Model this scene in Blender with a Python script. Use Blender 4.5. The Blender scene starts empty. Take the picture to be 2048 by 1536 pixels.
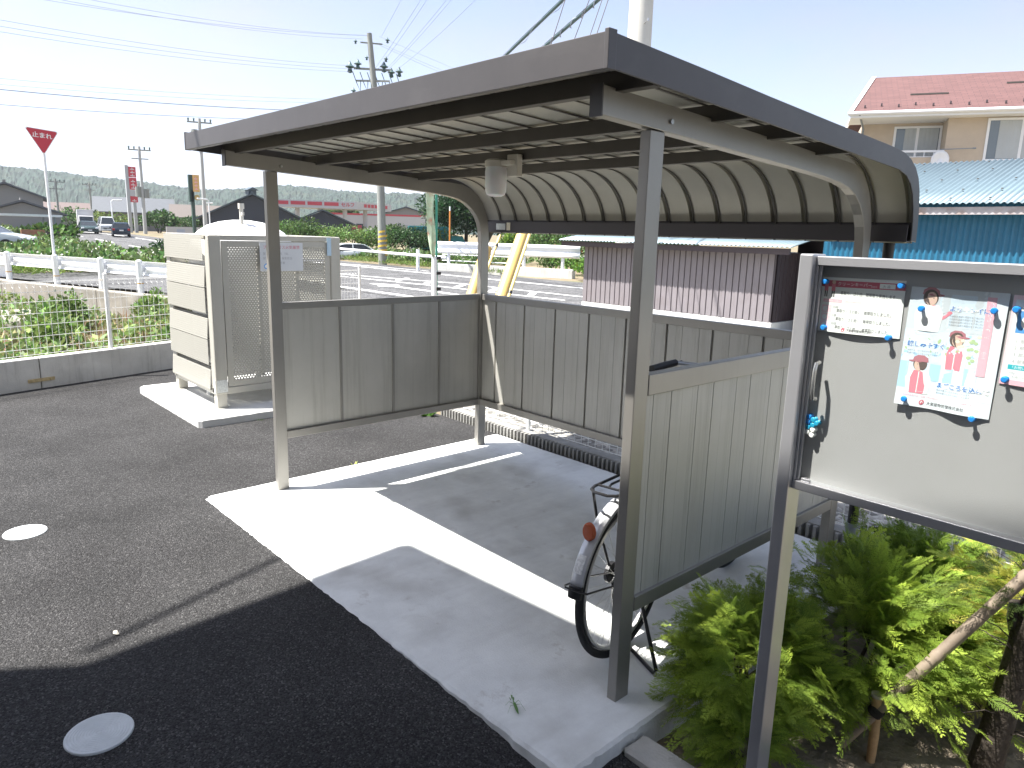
import bpy, bmesh, math, random
import numpy as np
from mathutils import Vector, Matrix, noise
R = math.radians
SC = bpy.context.scene
COL = SC.collection
random.seed(7)
RNG = np.random.default_rng(11)

# ------------------------------------------------------------------ camera, sky, sun, exposure
cam_d = bpy.data.cameras.new("camera")
cam_d.sensor_fit = 'HORIZONTAL'
cam_d.sensor_width = 36.0
cam_d.lens = 25.29
cam_d.clip_start = 0.05
cam_d.clip_end = 5000
cam = bpy.data.objects.new("camera", cam_d)
COL.objects.link(cam)
_y, _p, _r = R(47.5245), R(-11.7386), R(1.5539)
_f = Vector((-math.sin(_y)*math.cos(_p), math.cos(_y)*math.cos(_p), math.sin(_p)))
_r0 = Vector((math.cos(_y), math.sin(_y), 0))
_u0 = _r0.cross(_f)
_rr = _r0*math.cos(_r) + _u0*math.sin(_r)
_uu = -_r0*math.sin(_r) + _u0*math.cos(_r)
cam.matrix_world = Matrix(((_rr.x, _uu.x, -_f.x, 4.3547), (_rr.y, _uu.y, -_f.y, -1.9495),
                           (_rr.z, _uu.z, -_f.z, 1.6916), (0, 0, 0, 1)))
SC.camera = cam

SUN_EL, SUN_AZ = R(63.7), math.atan2(-0.275, -0.41)
world = bpy.data.worlds.new("World")
SC.world = world
world.use_nodes = True
wn = world.node_tree
wn.nodes.clear()
sky = wn.nodes.new("ShaderNodeTexSky")
sky.sky_type = 'NISHITA'
sky.sun_disc = False
sky.sun_elevation = SUN_EL
sky.sun_rotation = SUN_AZ
sky.air_density = 1.0
sky.dust_density = 1.6
sky.ozone_density = 2.6
wbg = wn.nodes.new("ShaderNodeBackground")
wbg.inputs['Strength'].default_value = 0.086
wo = wn.nodes.new("ShaderNodeOutputWorld")
# thin summer haze and high cloud: patches of the sky lose their blue
wtc = wn.nodes.new("ShaderNodeTexCoord")
wno = wn.nodes.new("ShaderNodeTexNoise"); wno.inputs['Scale'].default_value = 2.2; wno.inputs['Detail'].default_value = 7; wno.inputs['Roughness'].default_value = .55
wmp = wn.nodes.new("ShaderNodeMapping"); wmp.inputs['Scale'].default_value = (1, 1, 2.6)
wmr = wn.nodes.new("ShaderNodeMapRange"); wmr.inputs[1].default_value = .35; wmr.inputs[2].default_value = .75; wmr.inputs[3].default_value = .42; wmr.inputs[4].default_value = .95
wbw = wn.nodes.new("ShaderNodeRGBToBW")
wcl = wn.nodes.new("ShaderNodeMix"); wcl.data_type = 'RGBA'; wcl.blend_type = 'MULTIPLY'; wcl.inputs[0].default_value = 1
wcl.inputs[7].default_value = (.95, .985, 1.20, 1)
wmx = wn.nodes.new("ShaderNodeMix"); wmx.data_type = 'RGBA'
wn.links.new(wtc.outputs['Generated'], wmp.inputs['Vector']); wn.links.new(wmp.outputs[0], wno.inputs['Vector'])
wn.links.new(wno.outputs['Fac'], wmr.inputs[0]); wn.links.new(wmr.outputs[0], wmx.inputs[0])
wn.links.new(sky.outputs[0], wbw.inputs[0]); wn.links.new(wbw.outputs[0], wcl.inputs[6])
wn.links.new(sky.outputs[0], wmx.inputs[6]); wn.links.new(wcl.outputs[2], wmx.inputs[7])
wn.links.new(wmx.outputs[2], wbg.inputs[0])
wn.links.new(wbg.outputs[0], wo.inputs[0])

sun_d = bpy.data.lights.new("sun", 'SUN')
sun_d.energy = 4.9
sun_d.angle = R(0.55)
sun_d.color = (1.0, 0.965, 0.90)
sun = bpy.data.objects.new("sun", sun_d)
COL.objects.link(sun)
sun.location = (-20, -30, 60)
sun.rotation_euler = Vector((0.275, 0.41, -1.0)).to_track_quat('-Z', 'Y').to_euler()

SC.view_settings.view_transform = 'Standard'
SC.view_settings.look = 'None'
SC.view_settings.exposure = 1.72
SC.view_settings.gamma = 1.0
SC.cycles.max_bounces = 6
SC.cycles.transparent_max_bounces = 12
SC.cycles.volume_bounces = 0

# ------------------------------------------------------------------ materials
MATS = {}
def mat(name, col, rough=0.6, metal=0.0, var=0.0, vscale=8.0, bump=0.0, bscale=60.0, spec=0.5, dark=None, dscale=3.0, damt=0.0):
    """principled paint with noise variation, optional stains of a second colour and noise bump"""
    if name in MATS:
        return MATS[name]
    m = bpy.data.materials.new(name)
    m.use_nodes = True
    nt = m.node_tree
    b = nt.nodes["Principled BSDF"]
    b.inputs['Roughness'].default_value = rough
    b.inputs['Metallic'].default_value = metal
    b.inputs['Specular IOR Level'].default_value = spec
    b.inputs['Base Color'].default_value = (*col, 1)
    tc = nt.nodes.new("ShaderNodeTexCoord")
    last = None
    if var > 0:
        n = nt.nodes.new("ShaderNodeTexNoise")
        n.inputs['Scale'].default_value = vscale
        n.inputs['Detail'].default_value = 6
        n.inputs['Roughness'].default_value = 0.65
        nt.links.new(tc.outputs['Object'], n.inputs['Vector'])
        mr = nt.nodes.new("ShaderNodeMapRange")
        mr.inputs[1].default_value = 0.3; mr.inputs[2].default_value = 0.7
        mr.inputs[3].default_value = 1 - var; mr.inputs[4].default_value = 1 + var
        nt.links.new(n.outputs['Fac'], mr.inputs[0])
        mx = nt.nodes.new("ShaderNodeMix"); mx.data_type = 'RGBA'; mx.blend_type = 'MULTIPLY'
        mx.inputs[0].default_value = 1
        mx.inputs[6].default_value = (*col, 1)
        nt.links.new(mr.outputs[0], mx.inputs[7])
        last = mx.outputs[2]
    if dark is not None:
        n2 = nt.nodes.new("ShaderNodeTexNoise")
        n2.inputs['Scale'].default_value = dscale
        n2.inputs['Detail'].default_value = 5
        nt.links.new(tc.outputs['Object'], n2.inputs['Vector'])
        cr = nt.nodes.new("ShaderNodeMapRange")
        cr.inputs[1].default_value = 0.52; cr.inputs[2].default_value = 0.72
        cr.inputs[3].default_value = 0; cr.inputs[4].default_value = damt
        nt.links.new(n2.outputs['Fac'], cr.inputs[0])
        mx2 = nt.nodes.new("ShaderNodeMix"); mx2.data_type = 'RGBA'
        nt.links.new(cr.outputs[0], mx2.inputs[0])
        if last: nt.links.new(last, mx2.inputs[6])
        else: mx2.inputs[6].default_value = (*col, 1)
        mx2.inputs[7].default_value = (*dark, 1)
        last = mx2.outputs[2]
    if last:
        nt.links.new(last, b.inputs['Base Color'])
    if bump > 0:
        n3 = nt.nodes.new("ShaderNodeTexNoise")
        n3.inputs['Scale'].default_value = bscale
        n3.inputs['Detail'].default_value = 4
        nt.links.new(tc.outputs['Object'], n3.inputs['Vector'])
        bp = nt.nodes.new("ShaderNodeBump")
        bp.inputs['Strength'].default_value = bump
        bp.inputs['Distance'].default_value = 0.01
        nt.links.new(n3.outputs['Fac'], bp.inputs['Height'])
        nt.links.new(bp.outputs[0], b.inputs['Normal'])
    MATS[name] = m
    return m

def weathered(m, layers):
    """noise layers (scale, lo, hi, amount, colour, stretch) laid over a material's colour"""
    nt = m.node_tree; b = nt.nodes["Principled BSDF"]; inp = b.inputs['Base Color']
    tc = nt.nodes.new("ShaderNodeTexCoord")
    src = inp.links[0].from_socket if inp.links else None
    for scale, lo, hi, amt, col, stretch in layers:
        mp = nt.nodes.new("ShaderNodeMapping"); mp.inputs['Scale'].default_value = stretch
        no = nt.nodes.new("ShaderNodeTexNoise"); no.inputs['Scale'].default_value = scale; no.inputs['Detail'].default_value = 8; no.inputs['Roughness'].default_value = .7
        mr = nt.nodes.new("ShaderNodeMapRange"); mr.inputs[1].default_value = lo; mr.inputs[2].default_value = hi; mr.inputs[4].default_value = amt
        mx = nt.nodes.new("ShaderNodeMix"); mx.data_type = 'RGBA'; mx.inputs[7].default_value = (*col, 1)
        nt.links.new(tc.outputs['Object'], mp.inputs[0]); nt.links.new(mp.outputs[0], no.inputs['Vector']); nt.links.new(no.outputs['Fac'], mr.inputs[0])
        nt.links.new(mr.outputs[0], mx.inputs[0])
        if src: nt.links.new(src, mx.inputs[6])
        else: mx.inputs[6].default_value = inp.default_value
        src = mx.outputs[2]
    nt.links.new(src, inp)
    return m

def asphalt(name, base, stones, scale=110.0, bump=0.9):
    m = bpy.data.materials.new(name); m.use_nodes = True
    nt = m.node_tree; b = nt.nodes["Principled BSDF"]
    b.inputs['Roughness'].default_value = 0.92
    b.inputs['Specular IOR Level'].default_value = 0.25
    tc = nt.nodes.new("ShaderNodeTexCoord")
    vo = nt.nodes.new("ShaderNodeTexVoronoi"); vo.inputs['Scale'].default_value = scale
    vo.inputs['Randomness'].default_value = 1
    nt.links.new(tc.outputs['Object'], vo.inputs['Vector'])
    sep = nt.nodes.new("ShaderNodeSeparateColor")
    nt.links.new(vo.outputs['Color'], sep.inputs[0])
    cr = nt.nodes.new("ShaderNodeValToRGB")
    e = cr.color_ramp.elements
    e[0].position = 0.0; e[0].color = (*[c*0.45 for c in base], 1)
    e[1].position = 1.0; e[1].color = (*stones, 1)
    k = cr.color_ramp.elements.new(0.5); k.color = (*base, 1)
    k = cr.color_ramp.elements.new(0.9); k.color = (*[c*1.5 for c in base], 1)
    nt.links.new(sep.outputs[0], cr.inputs[0])
    no = nt.nodes.new("ShaderNodeTexNoise"); no.inputs['Scale'].default_value = 1.3; no.inputs['Detail'].default_value = 6
    nt.links.new(tc.outputs['Object'], no.inputs['Vector'])
    mr = nt.nodes.new("ShaderNodeMapRange"); mr.inputs[1].default_value = .3; mr.inputs[2].default_value = .7
    mr.inputs[3].default_value = .72; mr.inputs[4].default_value = 1.3
    nt.links.new(no.outputs['Fac'], mr.inputs[0])
    mx = nt.nodes.new("ShaderNodeMix"); mx.data_type = 'RGBA'; mx.blend_type = 'MULTIPLY'; mx.inputs[0].default_value = 1
    nt.links.new(cr.outputs[0], mx.inputs[6]); nt.links.new(mr.outputs[0], mx.inputs[7])
    nt.links.new(mx.outputs[2], b.inputs['Base Color'])
    n3 = nt.nodes.new("ShaderNodeTexNoise"); n3.inputs['Scale'].default_value = scale*.8; n3.inputs['Detail'].default_value = 3
    nt.links.new(tc.outputs['Object'], n3.inputs['Vector'])
    ad = nt.nodes.new("ShaderNodeMath"); ad.operation = 'SUBTRACT'
    nt.links.new(n3.outputs['Fac'], ad.inputs[0]); nt.links.new(vo.outputs['Distance'], ad.inputs[1])
    bp = nt.nodes.new("ShaderNodeBump"); bp.inputs['Strength'].default_value = bump; bp.inputs['Distance'].default_value = 0.012
    nt.links.new(ad.outputs[0], bp.inputs['Height']); nt.links.new(bp.outputs[0], b.inputs['Normal'])
    return m

def leafmat(name, trans=0.35, rough=0.55):
    """foliage: colour from the mesh attribute 'tint', some light passing through"""
    m = bpy.data.materials.new(name); m.use_nodes = True
    nt = m.node_tree; b = nt.nodes["Principled BSDF"]
    b.inputs['Roughness'].default_value = rough
    b.inputs['Specular IOR Level'].default_value = 0.3
    at = nt.nodes.new("ShaderNodeAttribute"); at.attribute_name = "tint"
    nt.links.new(at.outputs['Color'], b.inputs['Base Color'])
    tr = nt.nodes.new("ShaderNodeBsdfTranslucent")
    nt.links.new(at.outputs['Color'], tr.inputs['Color'])
    mx = nt.nodes.new("ShaderNodeMixShader"); mx.inputs[0].default_value = trans
    out = nt.nodes["Material Output"]
    nt.links.new(b.outputs[0], mx.inputs[1]); nt.links.new(tr.outputs[0], mx.inputs[2])
    nt.links.new(mx.outputs[0], out.inputs['Surface'])
    return m

def emissive_none(): pass

def clearpane(name, tint=(0.97, 0.985, 0.98)):
    m = bpy.data.materials.new(name); m.use_nodes = True
    nt = m.node_tree; nt.nodes.remove(nt.nodes["Principled BSDF"])
    t = nt.nodes.new("ShaderNodeBsdfTransparent"); t.inputs[0].default_value = (*tint, 1)
    g = nt.nodes.new("ShaderNodeBsdfGlossy"); g.inputs['Roughness'].default_value = 0.08
    lw = nt.nodes.new("ShaderNodeLayerWeight"); lw.inputs[0].default_value = 0.5
    pw = nt.nodes.new("ShaderNodeMath"); pw.operation = 'POWER'; pw.inputs[1].default_value = 5
    ml = nt.nodes.new("ShaderNodeMath"); ml.operation = 'MULTIPLY_ADD'; ml.inputs[1].default_value = .6; ml.inputs[2].default_value = .035
    nt.links.new(lw.outputs['Facing'], pw.inputs[0]); nt.links.new(pw.outputs[0], ml.inputs[0])
    mx = nt.nodes.new("ShaderNodeMixShader")
    nt.links.new(ml.outputs[0], mx.inputs[0]); nt.links.new(t.outputs[0], mx.inputs[1]); nt.links.new(g.outputs[0], mx.inputs[2])
    nt.links.new(mx.outputs[0], nt.nodes["Material Output"].inputs['Surface'])
    return m

def perforated(name, col, px, pz, rx, rz, axis_u='Y'):
    """painted sheet with staggered oval holes cut through it (object coordinates, metres)"""
    m = bpy.data.materials.new(name); m.use_nodes = True
    nt = m.node_tree; b = nt.nodes["Principled BSDF"]
    b.inputs['Base Color'].default_value = (*col, 1); b.inputs['Roughness'].default_value = 0.45
    tc = nt.nodes.new("ShaderNodeTexCoord"); sp = nt.nodes.new("ShaderNodeSeparateXYZ")
    nt.links.new(tc.outputs['Object'], sp.inputs[0])
    def M(op, a, bv=None):
        n = nt.nodes.new("ShaderNodeMath"); n.operation = op
        for i, v in enumerate((a, bv)):
            if v is None: continue
            if isinstance(v, (int, float)): n.inputs[i].default_value = v
            else: nt.links.new(v, n.inputs[i])
        return n.outputs[0]
    u = M('DIVIDE', sp.outputs[axis_u], px); v = M('DIVIDE', sp.outputs['Z'], pz)
    row = M('FLOOR', v); sh = M('MULTIPLY', M('MODULO', M('ABSOLUTE', row), 2.0), 0.5)
    fu = M('SUBTRACT', M('FRACT', M('ADD', u, sh)), 0.5); fv = M('SUBTRACT', M('FRACT', v), 0.5)
    du = M('DIVIDE', fu, rx/px); dv = M('DIVIDE', fv, rz/pz)
    d = M('ADD', M('MULTIPLY', du, du), M('MULTIPLY', dv, dv))
    hole = M('LESS_THAN', d, 1.0)
    t = nt.nodes.new("ShaderNodeBsdfTransparent"); mx = nt.nodes.new("ShaderNodeMixShader")
    nt.links.new(hole, mx.inputs[0]); nt.links.new(b.outputs[0], mx.inputs[1]); nt.links.new(t.outputs[0], mx.inputs[2])
    nt.links.new(mx.outputs[0], nt.nodes["Material Output"].inputs['Surface'])
    return m

# ------------------------------------------------------------------ mesh helpers
class MB:
    def __init__(s): s.v = []; s.f = []
    def quad(s, *p):
        n = len(s.v); s.v += [tuple(q) for q in p]; s.f.append(tuple(range(n, n+len(p))))
    def box(s, x0, y0, z0, x1, y1, z1):
        if x0 > x1: x0, x1 = x1, x0
        if y0 > y1: y0, y1 = y1, y0
        if z0 > z1: z0, z1 = z1, z0
        n = len(s.v)
        s.v += [(x0,y0,z0),(x1,y0,z0),(x1,y1,z0),(x0,y1,z0),(x0,y0,z1),(x1,y0,z1),(x1,y1,z1),(x0,y1,z1)]
        s.f += [tuple(n+i for i in q) for q in ((0,3,2,1),(4,5,6,7),(0,1,5,4),(1,2,6,5),(2,3,7,6),(3,0,4,7))]
        return s
    def obox(s, c, ax, hs):
        c = Vector(c); n = len(s.v)
        a, b, d = [Vector(q).normalized()*h for q, h in zip(ax, hs)]
        for k in (-1, 1):
            for i, j in ((-1,-1),(1,-1),(1,1),(-1,1)):
                s.v.append(tuple(c + a*i + b*j + d*k))
        s.f += [tuple(n+i for i in q) for q in ((0,3,2,1),(4,5,6,7),(0,1,5,4),(1,2,6,5),(2,3,7,6),(3,0,4,7))]
        return s
    def bar(s, p, q, w, h, up=(0,0,1)):
        p, q = Vector(p), Vector(q); d = (q-p); l = d.length; d.normalize()
        up = Vector(up); sd = d.cross(up)
        if sd.length < 1e-5: sd = d.cross(Vector((1,0,0)))
        sd.normalize(); u = sd.cross(d)
        return s.obox((p+q)/2, (d, sd, u), (l/2, w/2, h/2))
    def tube(s, pts, r, n=8, cap=True):
        pts = [Vector(p) for p in pts]; m = len(pts)
        rs = r if isinstance(r, (list, tuple)) else [r]*m
        base = len(s.v); prev = None
        for i, p in enumerate(pts):
            d = (pts[min(i+1, m-1)] - pts[max(i-1, 0)])
            d.normalize()
            if prev is None:
                a = Vector((0,0,1)) if abs(d.z) < .9 else Vector((1,0,0))
                sd = d.cross(a).normalized()
            else:
                sd = prev - d*prev.dot(d)
                sd.normalize()
            prev = sd; u = d.cross(sd)
            for k in range(n):
                t = 2*math.pi*k/n
                s.v.append(tuple(p + (sd*math.cos(t) + u*math.sin(t))*rs[i]))
        for i in range(m-1):
            for k in range(n):
                a = base+i*n+k; b2 = base+i*n+(k+1) % n
                s.f.append((a, b2, b2+n, a+n))
        if cap:
            s.f.append(tuple(base+k for k in reversed(range(n))))
            s.f.append(tuple(base+(m-1)*n+k for k in range(n)))
        return s
    def cyl(s, p, q, r, r2=None, n=16): return s.tube([p, q], [r, r if r2 is None else r2], n)
    def prism(s, poly, vec):
        """polygon (3-D points, planar) extruded by vec"""
        vec = Vector(vec); n = len(s.v); k = len(poly)
        s.v += [tuple(p) for p in poly] + [tuple(Vector(p)+vec) for p in poly]
        s.f.append(tuple(range(n+k-1, n-1, -1))); s.f.append(tuple(range(n+k, n+2*k)))
        for i in range(k):
            j = (i+1) % k; s.f.append((n+i, n+j, n+k+j, n+k+i))
        return s
    def lathe(s, c, prof, n=24, a0=0, a1=2*math.pi, axis='Z'):
        c = Vector(c); base = len(s.v); full = abs(a1-a0-2*math.pi) < 1e-6; m = n if full else n+1
        for (r, z) in prof:
            for k in range(m):
                t = a0+(a1-a0)*k/n
                if axis == 'Z': o = Vector((r*math.cos(t), r*math.sin(t), z))
                elif axis == 'Y': o = Vector((r*math.cos(t), z, r*math.sin(t)))
                else: o = Vector((z, r*math.cos(t), r*math.sin(t)))
                s.v.append(tuple(c+o))
        for i in range(len(prof)-1):
            for k in range(n):
                a = base+i*m+k; b2 = base+i*m+(k+1) % m
                s.f.append((a, b2, b2+m, a+m))
        return s
    def torus(s, c, ax, R1, r, n=40, k=8, a0=0., a1=2*math.pi, flat=1.0):
        """ring round axis ax"""
        c = Vector(c); ax = Vector(ax).normalized()
        e = Vector((0,0,1)) if abs(ax.z) < .9 else Vector((1,0,0))
        u = (e - ax*ax.dot(e)).normalized(); v = ax.cross(u); base = len(s.v)
        full = abs(a1-a0-2*math.pi) < 1e-6; m = n if full else n+1
        for i in range(m):
            t = a0+(a1-a0)*i/n; d = u*math.cos(t)+v*math.sin(t)
            for j in range(k):
                q = 2*math.pi*j/k
                s.v.append(tuple(c+d*(R1+r*math.cos(q))+ax*(r*flat*math.sin(q))))
        for i in range(n):
            for j in range(k):
                i2 = (i+1) % m
                s.f.append((base+i*k+j, base+i2*k+j, base+i2*k+(j+1) % k, base+i*k+(j+1) % k))
        return s
    def add(s, o, fn=lambda p: p):
        n = len(s.v); s.v += [tuple(fn(p)) for p in o.v]; s.f += [tuple(i+n for i in q) for q in o.f]; return s
    def xf(s, fn): s.v = [tuple(fn(p)) for p in s.v]; return s
    def build(s, name, m, parent=None, loc=None, smooth=False, bevel=0.0, recalc=True, angle=40):
        me = bpy.data.meshes.new(name)
        vv = s.v
        if loc is not None: vv = [(p[0]-loc[0], p[1]-loc[1], p[2]-loc[2]) for p in vv]
        me.from_pydata(vv, [], s.f)
        if recalc or bevel > 0:
            bm = bmesh.new(); bm.from_mesh(me)
            bmesh.ops.recalc_face_normals(bm, faces=bm.faces)
            if bevel > 0:
                es = [e for e in bm.edges if len(e.link_faces) == 2 and e.calc_face_angle(0) > R(40)]
                bmesh.ops.bevel(bm, geom=es, offset=bevel, offset_type='OFFSET', segments=2, profile=0.5, affect='EDGES', clamp_overlap=True)
            bm.to_mesh(me); bm.free()
        if smooth:
            me.polygons.foreach_set('use_smooth', [True]*len(me.polygons))
            try: me.set_sharp_from_angle(angle=R(angle))
            except Exception: pass
        me.materials.append(m)
        o = bpy.data.objects.new(name, me); COL.objects.link(o)
        if loc is not None: o.location = loc
        if parent is not None: o.parent = parent
        return o

def tag(o, label, cat, group=None):
    o['label'] = label; o['category'] = cat
    if group: o['group'] = group
    return o
def thing(name, label, cat, loc=(0,0,0), rz=0.0, group=None):
    o = bpy.data.objects.new(name, None); COL.objects.link(o)
    o.location = loc; o.rotation_euler = (0, 0, rz); o.empty_display_size = .1
    return tag(o, label, cat, group)
def struct(o, kind='structure'):
    o['kind'] = kind; return o
def dup(root, loc, rz=None, label=None, group=None):
    r = root.copy(); COL.objects.link(r); r.location = loc
    if rz is not None: r.rotation_euler = (0, 0, rz)
    if label: r['label'] = label
    if group: r['group'] = group
    for ch in root.children:
        c = ch.copy(); COL.objects.link(c); c.parent = r
        for g in ch.children:
            d = g.copy(); COL.objects.link(d); d.parent = c
    return r

def faces_np(name, V, F, m, tint=None, parent=None, smooth=False):
    """fast mesh from numpy: V (n,3), F (k,4) or (k,3); tint per face (k,3)"""
    me = bpy.data.meshes.new(name)
    V = np.asarray(V, dtype=np.float32); F = np.asarray(F, dtype=np.int32)
    k, q = F.shape
    me.vertices.add(len(V)); me.vertices.foreach_set('co', V.ravel())
    me.loops.add(k*q); me.loops.foreach_set('vertex_index', F.ravel())
    me.polygons.add(k)
    me.polygons.foreach_set('loop_start', np.arange(0, k*q, q, dtype=np.int32))
    me.polygons.foreach_set('loop_total', np.full(k, q, dtype=np.int32))
    me.update(calc_edges=True)
    if tint is not None:
        at = me.attributes.new('tint', 'FLOAT_COLOR', 'FACE')
        c = np.ones((k, 4), dtype=np.float32); c[:, :3] = tint
        at.data.foreach_set('color', c.ravel())
    if smooth: me.polygons.foreach_set('use_smooth', [True]*k)
    me.materials.append(m)
    o = bpy.data.objects.new(name, me); COL.objects.link(o)
    if parent is not None: o.parent = parent
    return o

def leaf_quads(P, N, size, aspect=0.5, spin=None):
    """one diamond leaf per point P along direction N"""
    n = len(P)
    N = N/np.maximum(np.linalg.norm(N, axis=1, keepdims=True), 1e-6)
    A = RNG.normal(size=(n, 3)); S = np.cross(N, A); S /= np.maximum(np.linalg.norm(S, axis=1, keepdims=True), 1e-6)
    L = N*size[:, None]; W = S*(size*aspect)[:, None]*.5
    V = np.stack([P, P+L*.45+W, P+L, P+L*.45-W], axis=1).reshape(-1, 3)
    F = np.arange(4*n).reshape(n, 4)
    return V, F

def tints(n, base, spread=0.25, hue=0.1):
    b = np.array(base)[None, :]
    k = np.exp(RNG.normal(0, spread, size=(n, 1)))
    h = 1+RNG.normal(0, hue, size=(n, 3))
    return np.clip(b*k*h, 0.003, 0.9)

def clumpy(n, c, rad, clumps=14, shell=0.55):
    """points for a crown made of clumps on an ellipsoid; returns points and outward directions"""
    c = np.array(c); rad = np.array(rad)
    d = RNG.normal(size=(clumps, 3)); d /= np.linalg.norm(d, axis=1, keepdims=True)
    d[:, 2] = np.abs(d[:, 2])*.9 - .25
    cc = d*RNG.uniform(.45, .95, size=(clumps, 1))
    cr = RNG.uniform(.25, .5, size=clumps)
    idx = RNG.integers(0, clumps, n)
    o = RNG.normal(size=(n, 3)); o /= np.linalg.norm(o, axis=1, keepdims=True)
    rr = (RNG.uniform(shell, 1.0, size=(n, 1)))
    P = (cc[idx] + o*cr[idx][:, None]*rr)*rad + c
    N = o*rad + np.array([0, 0, .15])
    return P, N, idx

M_LEAF = leafmat("leaf_surface")
M_NEEDLE = leafmat("conifer_surface", 0.42, 0.6)
M_BARK = mat("bark", (0.045, 0.035, 0.026), .9, var=.4, vscale=30, bump=.8, bscale=50)

def zter(x):
    """the land rises a little towards the far end of the road"""
    t = min(max((-30.0-x)/50.0, 0.0), 1.0)
    return 0.8*t*t*(3-2*t)

# ================================================================== SETTING
def wall_d(x, y): return (x+4.28)*0.963 + (y+1.0)*0.27        # >0 on the car park side of the low wall
def guard_y(x):
    return 3.75+(x+15.7)*0.336 if x < -12 else min(5.0+(x+12)*0.62, 8.2)
def ground_z(x, y):
    if wall_d(x, y) > -0.05 and -30 < y < 2.6: return -0.22
    if y < guard_y(x)-0.1 and -60 < x < -2 and y > -40 and wall_d(x, y) <= -0.05: return -0.75
    return -0.06+zter(x)
M_SOIL = mat("dry_field_soil", (0.17, 0.135, 0.085), .95, var=.35, vscale=.6, bump=.6, bscale=12, dark=(0.07, 0.10, 0.03), dscale=.35, damt=.9)
def lin(a, b, st): return list(np.arange(a, b, st))
gx = [-1500, -1000, -600, -300, -180, -120] + lin(-100, -24, 4) + lin(-24, 1, .5) + [1, 2, 4, 8, 14, 40, 150, 400]
gy = [-600, -200, -80, -40] + lin(-24, -8, 2) + lin(-8, 9.6, .4) + [10, 12, 16, 20, 30, 50, 100, 300, 700, 1300]
gv, gf = [], []
for x in gx:
    for y in gy: gv.append((x, y, ground_z(x, y)))
ny = len(gy)
for i in range(len(gx)-1):
    for j in range(ny-1):
        a = i*ny+j; gf.append((a, a+ny, a+ny+1, a+1))
g = MB(); g.v, g.f = gv, gf
struct(g.build("ground", M_SOIL, recalc=False))

# car park asphalt: one sheet, lower beyond the corner of the slab
M_ASPH = asphalt("car_park_asphalt", (0.040, 0.0393, 0.040), (0.12, 0.118, 0.117), 165, .8)
a = MB()
wl = lambda y: -4.28-(y+1.0)*0.2804+0.02
ys = [-30, -12, -6, -3, -1, 0.5, 1.2, 2.05]
a.quad((wl(-14), -14, -.012), (1.8, -14, -.012), (1.8, 2.05, -.012), (wl(2.05), 2.05, -.012))
a.quad((1.8, -14, -.012), (2.6, -14, -.028), (2.6, -.155, -.028), (1.8, -.155, -.012))
a.quad((2.6, -14, -.028), (3.25, -14, -.082), (3.25, -.155, -.082), (2.6, -.155, -.028))
a.quad((3.25, -14, -.082), (16, -14, -.082), (16, -.155, -.082), (3.25, -.155, -.082))
struct(a.build("car_park", M_ASPH, recalc=False))

# shelter slab with slightly ragged rim
M_CONC = mat("slab_concrete", (0.74, 0.755, 0.745), .85, var=.10, vscale=4.5, bump=.25, bscale=140, dark=(0.34, 0.33, 0.30), dscale=2.1, damt=.55)
def ragged_slab(x0, y0, x1, y1, zt, zb, step=.045, j=.005, r=.03):
    loop = []
    def seg(p, q):
        n = max(2, int((Vector(q)-Vector(p)).length/step))
        for i in range(n): loop.append([p[0]+(q[0]-p[0])*i/n, p[1]+(q[1]-p[1])*i/n])
    seg((x0+r, y0), (x1-r, y0)); seg((x1-r, y0), (x1, y0+r)); seg((x1, y0+r), (x1, y1-r)); seg((x1, y1-r), (x1-r, y1))
    seg((x1-r, y1), (x0+r, y1)); seg((x0+r, y1), (x0, y1-r)); seg((x0, y1-r), (x0, y0+r)); seg((x0, y0+r), (x0+r, y0))
    cx, cy = (x0+x1)/2, (y0+y1)/2
    m = MB(); n = len(loop)
    inn, mid, low = [], [], []
    for p in loop:
        d = Vector((p[0]-cx, p[1]-cy)); k = .012
        jx, jy = random.uniform(-j, j), random.uniform(-j, j)
        sx, sy = (1 if d.x > 0 else -1), (1 if d.y > 0 else -1)
        ex = abs(p[0]-x0) < .04 or abs(p[0]-x1) < .04; ey = abs(p[1]-y0) < .04 or abs(p[1]-y1) < .04
        inn.append((p[0]-(sx*k if ex else 0)+jx*.5, p[1]-(sy*k if ey else 0)+jy*.5, zt))
        mid.append((p[0]+jx, p[1]+jy, zt-.009-random.uniform(0, .004)))
        low.append((p[0]+jx, p[1]+jy, zb))
    m.v = inn+mid+low
    m.f.append(tuple(range(n)))
    for i in range(n):
        q = (i+1) % n
        m.f += [(i, n+i, n+q, q), (n+i, 2*n+i, 2*n+q, n+q)]
    return m
weathered(M_CONC, [(3.4, .60, .74, .75, (.26, .21, .16), (1, 1, 1)), (1.1, .50, .75, .35, (.38, .37, .35), (3.5, .6, 1)),
                   (38, .66, .76, .8, (.12, .10, .08), (1, 1, 1)), (9, .62, .80, .5, (.70, .70, .68), (1, 1, 1))])
struct(ragged_slab(-.165, -.452, 3.02, 2.02, 0, -.16, .03, .004).build("slab_pavement", M_CONC))

# gravel yard behind the shelter, rising gently
M_GRAV = asphalt("yard_gravel", (0.26, 0.25, 0.225), (0.48, 0.46, 0.42), 26, 1.0)
gm = MB()
for (ya, za), (yb, zb) in (((2.19, .035), (3.2, .10)), ((3.2, .10), (5.0, .24)), ((5.0, .24), (8.9, .30)), ((8.9, .30), (22, .30))):
    gm.quad((-1.2 if ya < 8 else -5.3, ya, za), (16, ya, za), (16, yb, zb), (-1.2 if yb < 8.5 and ya < 5 else -5.3, yb, zb))
struct(gm.build("gravel_yard", M_GRAV, recalc=False))
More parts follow.
